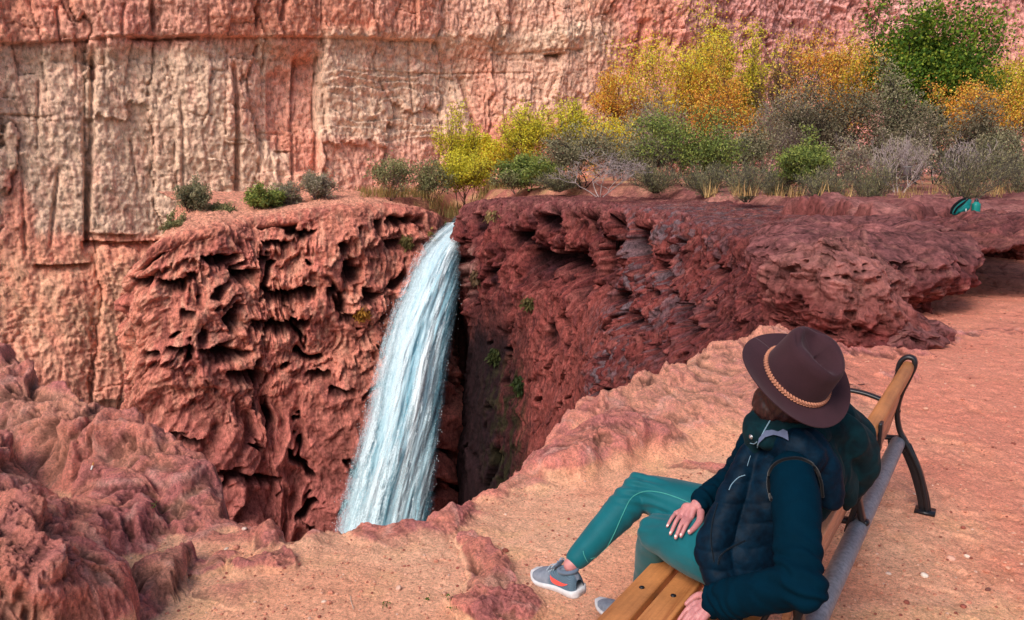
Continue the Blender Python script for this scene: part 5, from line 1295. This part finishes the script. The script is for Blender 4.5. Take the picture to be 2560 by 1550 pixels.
        cols = pal[pick]*(.78+.44*rg.rand(n, 1))*(.8+.45*np.clip((C[:, 2:3]-base[2])/H, 0, 1))
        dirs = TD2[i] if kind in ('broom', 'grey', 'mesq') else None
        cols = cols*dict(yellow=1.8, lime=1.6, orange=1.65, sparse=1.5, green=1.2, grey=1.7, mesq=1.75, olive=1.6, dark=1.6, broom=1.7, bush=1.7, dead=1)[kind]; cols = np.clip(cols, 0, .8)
        sz = K['ls']*(max(d, 30)/(75 if kind in ('yellow', 'lime', 'orange', 'sparse', 'green') else 42))
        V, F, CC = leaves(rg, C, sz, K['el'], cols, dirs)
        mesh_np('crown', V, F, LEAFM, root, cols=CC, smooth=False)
    return root
G1 = 'autumn trees standing on the shelf below the canyon wall'; G2 = 'scrub and bushes along the rock shelf'
PL = [
 # name, label, cat, px, ybase, ytop, w, d, kind
 ('cottonwood_tree', 'orange-leaved tree leftmost of the tall autumn trees on the shelf', 'tree', 1560, 440, 168, 120, 78, 'orange'),
 ('cottonwood_tree', 'tallest yellow many-stemmed tree left of centre in the autumn grove', 'tree', 1685, 445, 66, 220, 76, 'yellow'),
 ('cottonwood_tree', 'narrow lime-green tree top rising just right of the tallest yellow tree', 'tree', 1768, 440, 82, 84, 84, 'lime'),
 ('cottonwood_tree', 'golden orange tree with low bright foliage right of the tallest yellow tree', 'tree', 1800, 440, 150, 150, 72, 'orange'),
 ('cottonwood_tree', 'slender yellow-green tree between the golden orange and thin yellow trees', 'tree', 1862, 440, 86, 90, 80, 'lime'),
 ('cottonwood_tree', 'thin nearly bare yellow tree with many upright twigs', 'tree', 1935, 440, 118, 120, 78, 'sparse'),
 ('cottonwood_tree', 'round burnt-orange tree crown left of the big green tree', 'tree', 2025, 440, 88, 170, 76, 'orange'),
 ('cottonwood_tree', 'pale yellow tree touching the left side of the big green tree', 'tree', 2118, 440, 116, 110, 80, 'yellow'),
 ('green_tree', 'big dark green spreading tree towering over the right of the grove', 'tree', 2272, 430, 18, 262, 72, 'green'),
 ('cottonwood_tree', 'olive yellow tree right of the big green tree', 'tree', 2440, 440, 150, 160, 80, 'lime'),
 ('cottonwood_tree', 'yellow tree cut by the right edge of the photo', 'tree', 2545, 440, 122, 150, 70, 'yellow'),
 ('cottonwood_tree', 'small rust-orange tree low between the green tree and the right edge', 'tree', 2420, 440, 212, 150, 66, 'orange'),
 ('cottonwood_tree', 'bright yellow-green bushy tree at the left foot of the grove', 'tree', 1335, 470, 276, 150, 66, 'lime'),
 ('cottonwood_tree', 'lime tree beside the orange tree above the pale dead branches', 'tree', 1440, 470, 256, 110, 68, 'lime'),
 ('cottonwood_tree', 'low golden tree peeping out between the grey mesquites', 'tree', 1540, 460, 300, 110, 64, 'yellow'),
 ('waterfall_tree', 'yellow-green tree standing right behind the lip of the waterfall', 'tree', 1152, 505, 282, 120, 70, 'lime'),
 ('waterfall_tree', 'low leafy lime bush hanging over the stream behind the waterfall lip', 'tree', 1172, 515, 385, 120, 67, 'lime'),
 ('cottonwood_tree', 'small golden tree just right of the tree at the waterfall lip', 'tree', 1238, 475, 345, 80, 68, 'yellow'),
 ('mesquite', 'greyish thin mesquite spreading above the pale dead branches', 'shrub', 1600, 455, 246, 190, 50, 'grey'),
 ('mesquite', 'rounded grey-green mesquite right of the lime trees', 'shrub', 1455, 472, 318, 190, 50, 'mesq'),
 ('mesquite', 'wide olive mesquite with dark crooked stems in the middle of the scrub', 'shrub', 1725, 446, 285, 240, 43, 'olive'),
 ('mesquite', 'tall grey haze-like mesquite behind the small green shrub', 'shrub', 1930, 440, 238, 230, 52, 'grey'),
 ('mesquite', 'dark mesquite with black leaning trunk below the big green tree', 'shrub', 2085, 440, 212, 240, 50, 'dark'),
 ('mesquite', 'tall olive-grey mesquite standing between the orange and green trees', 'shrub', 2190, 440, 172, 160, 56, 'mesq'),
 ('mesquite', 'dense dark green mesquite right of the black leaning trunk', 'shrub', 2330, 446, 262, 240, 48, 'dark'),
 ('mesquite', 'grey-green mesquite at the right edge above the backpack', 'shrub', 2520, 450, 330, 180, 44, 'mesq'),
 ('mesquite', 'grey mesquite low behind the round broom bushes', 'shrub', 2240, 446, 330, 150, 40, 'grey'),
 ('mesquite', 'dull olive thicket filling the gap left of the wide olive mesquite', 'shrub', 1840, 446, 330, 150, 48, 'mesq'),
  ('mesquite', 'grey-green thicket at the foot of the tallest yellow tree', 'shrub', 1640, 450, 350, 170, 47, 'mesq'),
 ('mesquite', 'low olive thicket under the small golden tree by the waterfall', 'shrub', 1330, 478, 395, 150, 57, 'olive'),
 ('mesquite', 'dark thicket low under the big green tree', 'shrub', 2230, 440, 300, 200, 53, 'dark'),
 ('mesquite', 'dark olive thicket at the right under the olive yellow tree', 'shrub', 2440, 446, 320, 170, 50, 'dark'),
 ('mesquite', 'grey twiggy thicket between the thin-trunk shrub and the dark mesquite', 'shrub', 2100, 446, 345, 160, 42, 'grey'),
 ('mesquite', 'yellowish olive thicket behind the thin yellow tree', 'shrub', 1990, 440, 268, 190, 60, 'mesq'),
  ('broom_bush', 'dull green bush at the shelf edge left of the pale dead branches', 'bush', 1395, 482, 430, 120, 50, 'broom'),
 ('broom_bush', 'low grey bush at the shelf edge under the wide olive mesquite', 'bush', 1640, 458, 412, 120, 40, 'broom'),
 ('broom_bush', 'low olive bush between the wide olive mesquite and the round grey bush', 'bush', 1770, 456, 408, 110, 37, 'broom'),
 ('broom_bush', 'small tawny bush left of the thin-trunk shrub', 'bush', 1942, 458, 420, 80, 33, 'broom'),
 ('small_tree', 'small light green shrub with one thin trunk in front of the thicket', 'shrub', 1998, 456, 346, 115, 33, 'olive'),
 ('dead_shrub', 'pale leafless shrub with tangled white branches near the pit edge', 'shrub', 1500, 468, 378, 210, 38, 'dead'),
 ('dead_shrub', 'bleached bare branches over the grey bush left of the backpack', 'shrub', 2390, 478, 345, 130, 27, 'dead'),
 ('dead_shrub', 'purple-grey leafless shrub beside the small grey bucket', 'shrub', 2250, 452, 340, 110, 36, 'dead'),
 ('broom_bush', 'large grey-green bush directly left of the teal backpack', 'bush', 2415, 478, 352, 210, 26, 'broom'),
 ('broom_bush', 'round grey bush alone in dry grass at the middle of the shelf', 'bush', 1868, 462, 402, 120, 30, 'broom'),
 ('broom_bush', 'low grey-green bush right of the thin-trunk shrub', 'bush', 2062, 466, 418, 120, 28, 'broom'),
 ('broom_bush', 'wide grey-green bush with pale twigs between two other bushes', 'bush', 2175, 470, 398, 150, 27, 'broom'),
 ('broom_bush', 'grey bush at the far right beyond the backpack', 'bush', 2560, 470, 385, 110, 30, 'broom'),
 ('broom_bush', 'grey scrub spilling over the rim right of the waterfall tree', 'bush', 1290, 486, 425, 110, 56, 'bush'),
 ('bush', 'olive bush hugging the left side of the waterfall tree', 'bush', 1075, 478, 402, 110, 64, 'bush'),
 ('bush', 'dark green bush at the top of the left cliff near the waterfall', 'bush', 975, 474, 398, 120, 62, 'bush'),
 ('bush', 'green-grey round bush on the crest of the left cliff', 'bush', 782, 505, 434, 95, 58, 'grey'),
 ('bush', 'green bush lying low in the middle of the left cliff top', 'bush', 650, 530, 470, 100, 56, 'olive'),
 ('bush', 'grey bush between the round crest bush and the low green bush', 'bush', 712, 522, 462, 80, 57, 'grey'),
 ('bush', 'tall thin grey-green bush at the left end of the cliff top', 'bush', 480, 562, 462, 80, 54, 'mesq'),
 ('bush', 'tiny grey bush on the sloping left end of the cliff', 'bush', 442, 590, 535, 50, 52, 'bush'),
 ('bush', 'small pale bush right of the tall thin one on the left cliff', 'bush', 560, 548, 508, 56, 55, 'bush'),
]
for i, (nm, lb, ct, px, yb, yt, wp, d, kd) in enumerate(PL):
    zz = None
    if px < 900: zz = float(pt(px, yb, d)[2])
    plant(nm, lb, ct, G1 if d > 60 and ct == 'tree' else G2, px, yb, yt, wp, d, kd, 100+i, zz)
# dry grass tufts, the sprigs on the cliff faces
def grass():
    rg = np.random.RandomState(3); V = []; F = []; C = []; n = 0
    def tuft(p, h, k, cols):
        nonlocal n
        for i in range(k):
            a = rg.rand()*6.28; d = np.array([math.cos(a)*.45, math.sin(a)*.45, 1.0])*h*(.5+.7*rg.rand()); o = rg.randn(3)*np.array([.12, .12, 0])*h*1.6; s = np.array([math.cos(a+1.57), math.sin(a+1.57), 0])*h*.03
            q = p+o; V.extend([q-s, q+s, q+d*.6+s*.7, q+d]); F.append((n, n+1, n+2, n+3)); n += 4
            c = lin(*cols[rg.randint(len(cols))])*(.7+.5*rg.rand()); C.extend([c]*4)
    for i in range(130):
        px = 1760+rg.rand()*800; py = 430+rg.rand()*45; d = 24+rg.rand()*18; b = pt(px, py, d); z = plat_z(b[0], b[1])
        tuft(np.array([b[0], b[1], z]), .30+.3*rg.rand(), 9, [(190, 156, 100), (170, 134, 92), (206, 170, 116)])
    for i in range(260):
        px = 900+rg.rand()*420; d = 60+rg.rand()*14; b = pt(px, 480, d); z = plat_z(b[0], b[1])
        tuft(np.array([b[0], b[1], z]), .5+.5*rg.rand(), 9, [(170, 140, 84), (150, 128, 80), (128, 120, 70)])
    o = mesh_np('dry_grass', np.array(V), np.array(F), LEAFM, cols=np.array(C), smooth=False); tag(o, 'thin dry straw-coloured grass between the bushes on the shelf', 'grass', kind='stuff')
grass()
# ================================================================ SMALL THINGS
def pebbles():
    rg = np.random.RandomState(9); ico = bmesh.new(); bmesh.ops.create_icosphere(ico, subdivisions=1, radius=1); IV = np.array([v.co[:] for v in ico.verts]); IF = np.array([[v.index for v in f.verts] for f in ico.faces]); ico.free()
    V = []; F = []; C = []; n = 0
    R0 = np.hypot(GX[:, 0], GY[:, 0]); T0 = np.arctan2(GX[0], GY[0]); k = 0
    while k < 5200:
        px = rg.rand()*2700-70; py = 880+rg.rand()**.8*680
        if rg.rand() < .15: py = 620+rg.rand()*300; px = 2000+rg.rand()*600
        p = onz(px, py); r = math.hypot(p[0], p[1]); th = math.atan2(p[0], p[1])
        i = min(np.searchsorted(R0, r), len(R0)-1); j = min(np.searchsorted(T0, th), len(T0)-1)
        if GSD[i, j] < .04: continue
        k += 1
        if GROCK[i, j] > .3: continue
        s = (.0022+.0035*rg.rand()**3)*(1 if rg.rand() > .02 else 2.2)*(1+.12*r)
        M = rg.randn(3, 3); q, _ = np.linalg.qr(M); v = (IV*(1+.35*rg.rand(len(IV), 1)))@q*np.array([1, .8+.3*rg.rand(), .65])*s
        V.append(v+np.array([p[0], p[1], GH[i, j]+s*.35])); F.append(IF+n); n += len(IV)
        c = [lin(214, 160, 136), lin(196, 130, 108), lin(222, 180, 160), lin(150, 86, 74), lin(206, 150, 124)][rg.choice(5, p=[.2, .34, .05, .2, .21])]; C.append(np.tile(c*(.8+.3*rg.rand()), (len(IV), 1)))
    o = mesh_np('pebbles', np.vstack(V), np.vstack(F), rock_mat('pebble_stone', 90, .001, .2), cols=np.vstack(C), smooth=False)
    tag(o, 'small loose stones scattered over the sandy ground', 'gravel', kind='stuff')
pebbles()
def gz(px, py):
    p = onz(px, py); i = int(np.argmin(np.abs(np.hypot(GX[:, 0], GY[:, 0])-math.hypot(p[0], p[1])))); j = int(np.argmin(np.abs(np.arctan2(GX[0], GY[0])-math.atan2(p[0], p[1]))))
    return np.array([p[0], p[1], GH[i, j]])
STN = [(2378, 1392, .022, 'pale pink stone largest of those behind the bench'), (2418, 1385, .018, 'light cream stone right of the largest stone behind the bench'), (2345, 1400, .012, 'small tan stone left of the largest stone behind the bench'), (2312, 1430, .020, 'whitish wedge stone left below the pair behind the bench'),
       (2222, 1422, .014, 'white pebble nearest the tube on the dark dirt'), (2470, 1466, .014, 'dark brown stone near the right bottom of the dirt'), (2424, 1492, .011, 'bicoloured pebble below the dark brown stone'), (2532, 1324, .010, 'small pinkish stone near the right edge of the dirt'),
       (612, 1338, .016, 'white pebble close to the pit rim left of the waterfall'), (810, 1510, .012, 'whitish pebble near the bottom of the sandy ledge'), (996, 1472, .018, 'flat pale stone on the sand below the waterfall'), (566, 1373, .012, 'white pebble left of the purple rock patch')]
for (px, py, s, lb) in STN:
    c = gz(px, py); rg = np.random.RandomState(px); v, f = ell([0, 0, 0], (s, s*.8, s*.6), n=14); v = v*(1+.22*n3(v+px, 60, 3)[:, None])@np.linalg.qr(rg.randn(3, 3)*.4+np.eye(3))[0]
    o = mesh_vf('stone', (v, f), simple_mat('stone', lin(*[(222, 170, 150), (232, 206, 190), (206, 158, 130), (236, 220, 206), (216, 190, 176), (110, 66, 58), (190, 120, 100), (204, 150, 130), (216, 190, 176), (210, 180, 162), (206, 166, 148), (218, 196, 180)][STN.index((px, py, s, lb))]), .8, 0, 80, .2, .001))
    o.location = c+np.array([0, 0, s*.3]); tag(o, lb, 'stone')
def backpack():
    c = pt(2408, 520, 20.2); z0 = c[2]-.14
    r = empty('backpack', [c[0], c[1], z0], 'teal and black backpack lying on the dark red rock shelf', 'backpack')
    tm = fabric('teal_nylon', lin(10, 104, 104), .5, 200, .1); bk = fabric('black_nylon', lin(10, 14, 20), .6, 200, .1)
    a = np.array([1., 0, 0]); u = np.array([0, 0, 1.])
    def q(x, z, y=0): return c+a*x+u*z+np.array([0, y, 0])
    fuse('pack_body', [loft([q(-.20, -.12), q(-.08, .0), q(.06, .10), q(.13, .17)], [.10, .15, .15, .08], side=(0, 1, 0), n=20, R2=[.07, .11, .12, .06])], tm, r, .012, 3)
    mesh_vf('front_pocket', loft([q(-.13, -.10, -.12), q(-.03, -.02, -.16), q(.06, .04, -.14)], [.06, .07, .05], side=(1, 0, 0), n=16, R2=[.03, .04, .03]), tm, r)
    mesh_vf('strap', loft([q(-.27, -.12, -.1), q(-.23, -.0, -.14), q(-.12, .10, -.15), q(-.0, .17, -.1), q(.10, .22, -.02)], .03, n=8, R2=.01), bk, r)
    mesh_vf('strap', loft([q(-.30, -.14, .0), q(-.26, .02, .0), q(-.12, .16, .0), q(.04, .24, .0)], .035, n=8, R2=.012), bk, r)
    mesh_vf('top_handle', loft([q(.04, .22), q(.09, .27), q(.14, .22)], .012, n=8), bk, r)
    mesh_vf('buckle', box(q(-.04, -.06, -.205), .012, .006, .05), simple_mat('pale_buckle', lin(190, 200, 200), .4), r)
    b = empty('water_bottle', q(.29, -.10, -.05), 'short wide teal water bottle standing right of the backpack', 'bottle')
    p = np.array(q(.29, -.10, -.05)); bm_ = simple_mat('bottle_teal', lin(16, 128, 122), .35)
    mesh_vf('bottle_body', loft([p+u*.0, p+u*.01, p+u*.20, p+u*.225], [.085, .095, .095, .06], side=a, n=24, sub=4, power=2.6), bm_, b)
    cap = mesh_vf('cap', loft([p+u*.235, p+u*.285], .05, side=a, n=20, sub=3), simple_mat('bottle_cap', lin(10, 40, 44), .4), b)
    mesh_vf('loop', loft([p+a*-.045+u*.28, p+u*.33, p+a*.045+u*.28], .010, n=8), simple_mat('loop_teal', lin(20, 140, 130), .5), b)
backpack()
def bucket():
    c = pt(2266, 437, 34); z = plat_z(c[0], c[1]); c[2] = max(z, c[2]); u = np.array([0, 0, 1.]); m = simple_mat('bucket_grey', lin(150, 150, 156), .6, 0, 20, .2)
    r = empty('bucket', c, 'small pale grey bucket among the bare twigs on the shelf', 'bucket')
    rings = [(.10, 0), (.13, 0), (.16, .32), (.172, .325), (.172, .345), (.150, .345), (.12, .02), (.0, .02)]
    V = np.array([[c[0]+ra*math.cos(t), c[1]+ra*math.sin(t), c[2]+h] for ra, h in [(0, 0)]+rings for t in np.linspace(0, 2*np.pi, 29)]); mesh_np('pail', V, grid_faces(len(rings)+1, 29), m, r)
    mesh_vf('handle', loft([c+np.array([.165*math.cos(t), -.02, .33-.10*math.sin(t)]) for t in np.linspace(0, math.pi, 9)], .008, n=8, sub=2), simple_mat('wire', lin(90, 90, 96), .4, .8), r)
bucket()
def scene_cast(*names):
    dg = bpy.context.evaluated_depsgraph_get(); dg.update(); C0 = Vector((0, 0, CAMZ))
    def f(px, py, off=.002):
        d = (Vector(pt(px, py, 1.0))-C0).normalized(); o_ = C0.copy()
        for _ in range(12):
            hit, loc, nn, idx, ob, mt = scene.ray_cast(dg, o_, d)
            if not hit: return None, None
            if ob.name in names: nn = nn if nn.dot(d) < 0 else -nn; return np.array(loc+nn*off), np.array(nn)
            o_ = loc+d*.01
        return None, None
    return f
def butt():
    c = gz(230, 1215); c = pt(230, 1174, 4.35); 
    cst = scene_cast('ground'); p, nn = cst(230, 1174, .006)
    r = empty('cigarette_butt', p, 'tiny white cigarette butt lying in the hollow of the left rocks', 'litter')
    ax = nrm(np.array([.25, .3, .9])); mesh_vf('paper', loft([p, p+ax*.022], .0045, n=12, sub=2), simple_mat('white_paper', lin(236, 232, 226), .8), r)
    mesh_vf('filter', loft([p+ax*.022, p+ax*.036], .0046, n=12, sub=2), simple_mat('filter_orange', lin(206, 140, 80), .8), r)
    for (px, py, lb) in ((380, 1266, 'tiny green seedling at the foot of the left rocks'), (965, 1515, 'tiny green seedling on the sand at the bottom of the photo'), (1128, 1500, 'tiny seedling left of the purple rock patch on the sand'), (1140, 1522, 'lower of two tiny seedlings beside the purple rock patch'), (1070, 1500, 'faint seedling on the sand below the waterfall')):
        p, nn = cst(px, py, .0)
        if p is None: continue
        rg = np.random.RandomState(px); rt = empty('seedling', p, lb, 'plant', 'tiny seedlings sprouting in the sand'); n = 14; C = p+rg.randn(n, 3)*np.array([.014, .014, .004])+[0, 0, .008]
        V, F, CC = leaves(rg, C, .006, 2.4, np.tile(lin(86, 110, 50), (n, 1))*(.7+.6*rg.rand(n, 1))); mesh_np('leaves', V, F, LEAFM, rt, cols=CC, smooth=False)
        mesh_vf('stem', loft([p, p+np.array([.002, 0, .012])], .0012, n=6, sub=2), BARKM, rt)
    for (pts, lb) in (([(2066, 944), (2092, 952), (2126, 962), (2160, 962)], 'thin dry twig lying on the dirt behind the hat'), ([(876, 1492), (878, 1506), (884, 1524)], 'short pale stick on the sand below the waterfall')):
        L = [cst(a, b, .004)[0] for a, b in pts]; L = [q for q in L if q is not None]
        if len(L) > 1: tag(mesh_vf('stick', loft(L, .005 if pts[0][0] > 1500 else .002, n=7), simple_mat('dry_wood', lin(110, 72, 62) if pts[0][0] > 1500 else lin(200, 170, 150), .8)), lb, 'stick')
    # sprigs of greenery rooted in the cliff faces
    cc = scene_cast('travertine_cliff', 'right_travertine_cliff')
    for k, (px, py, w_, nl_, cl, lb) in enumerate([(1018, 600, 26, 500, [(110, 100, 60), (130, 120, 70)], 'dull green tuft hanging under the cave left of the waterfall top'), (1110, 555, 12, 300, [(90, 104, 40), (70, 84, 36)], 'bright moss tuft at the left of the waterfall lip'), (905, 780, 22, 380, [(170, 120, 50), (196, 142, 60)], 'yellow-orange sprig on the left cliff beside the falls'),
                                             (1080, 590, 24, 260, [(120, 104, 60), (150, 124, 70)], 'mossy fringe along the upper left edge of the fall'), (1190, 690, 18, 360, [(96, 78, 60), (120, 96, 72)], 'brown hanging roots right of the upper waterfall'), (1320, 755, 14, 240, [(112, 100, 60), (90, 88, 50)], 'small olive tuft on the smooth right cliff face'),
                                             (1300, 960, 30, 900, [(60, 74, 34), (44, 58, 30)], 'dark green moss patch in the wet recess right of the falls'), (1240, 890, 26, 700, [(52, 62, 32), (70, 76, 40)], 'upper dark moss patch in the wet recess beside the falls'), (1230, 540, 14, 160, [(150, 128, 84), (130, 110, 76)], 'dry grass tuft on the rim right of the waterfall')]):
        rg = np.random.RandomState(50+k); C = []
        for i in range(nl_):
            p, nn = cc(px+rg.randn()*w_*.45, py+rg.randn()*w_*.6, .05)
            if p is not None: C.append(p+rg.randn(3)*.12)
        if len(C) < 5: continue
        C = np.array(C); med = np.median(C, axis=0); C = C[np.linalg.norm(C-med, axis=1) < .55]
        pal = np.array([lin(*c) for c in cl]); V, F, CC = leaves(rg, C, .13, 2.6, pal[rg.randint(0, 2, len(C))]*(.6+.7*rg.rand(len(C), 1)), np.tile([0, -.3, -1.], (len(C), 1)), jit=.5)
        o = mesh_np('cliff_plant', V, F, LEAFM, cols=CC, smooth=False); tag(o, lb, 'plant', 'plants clinging to the cliff faces')
butt()
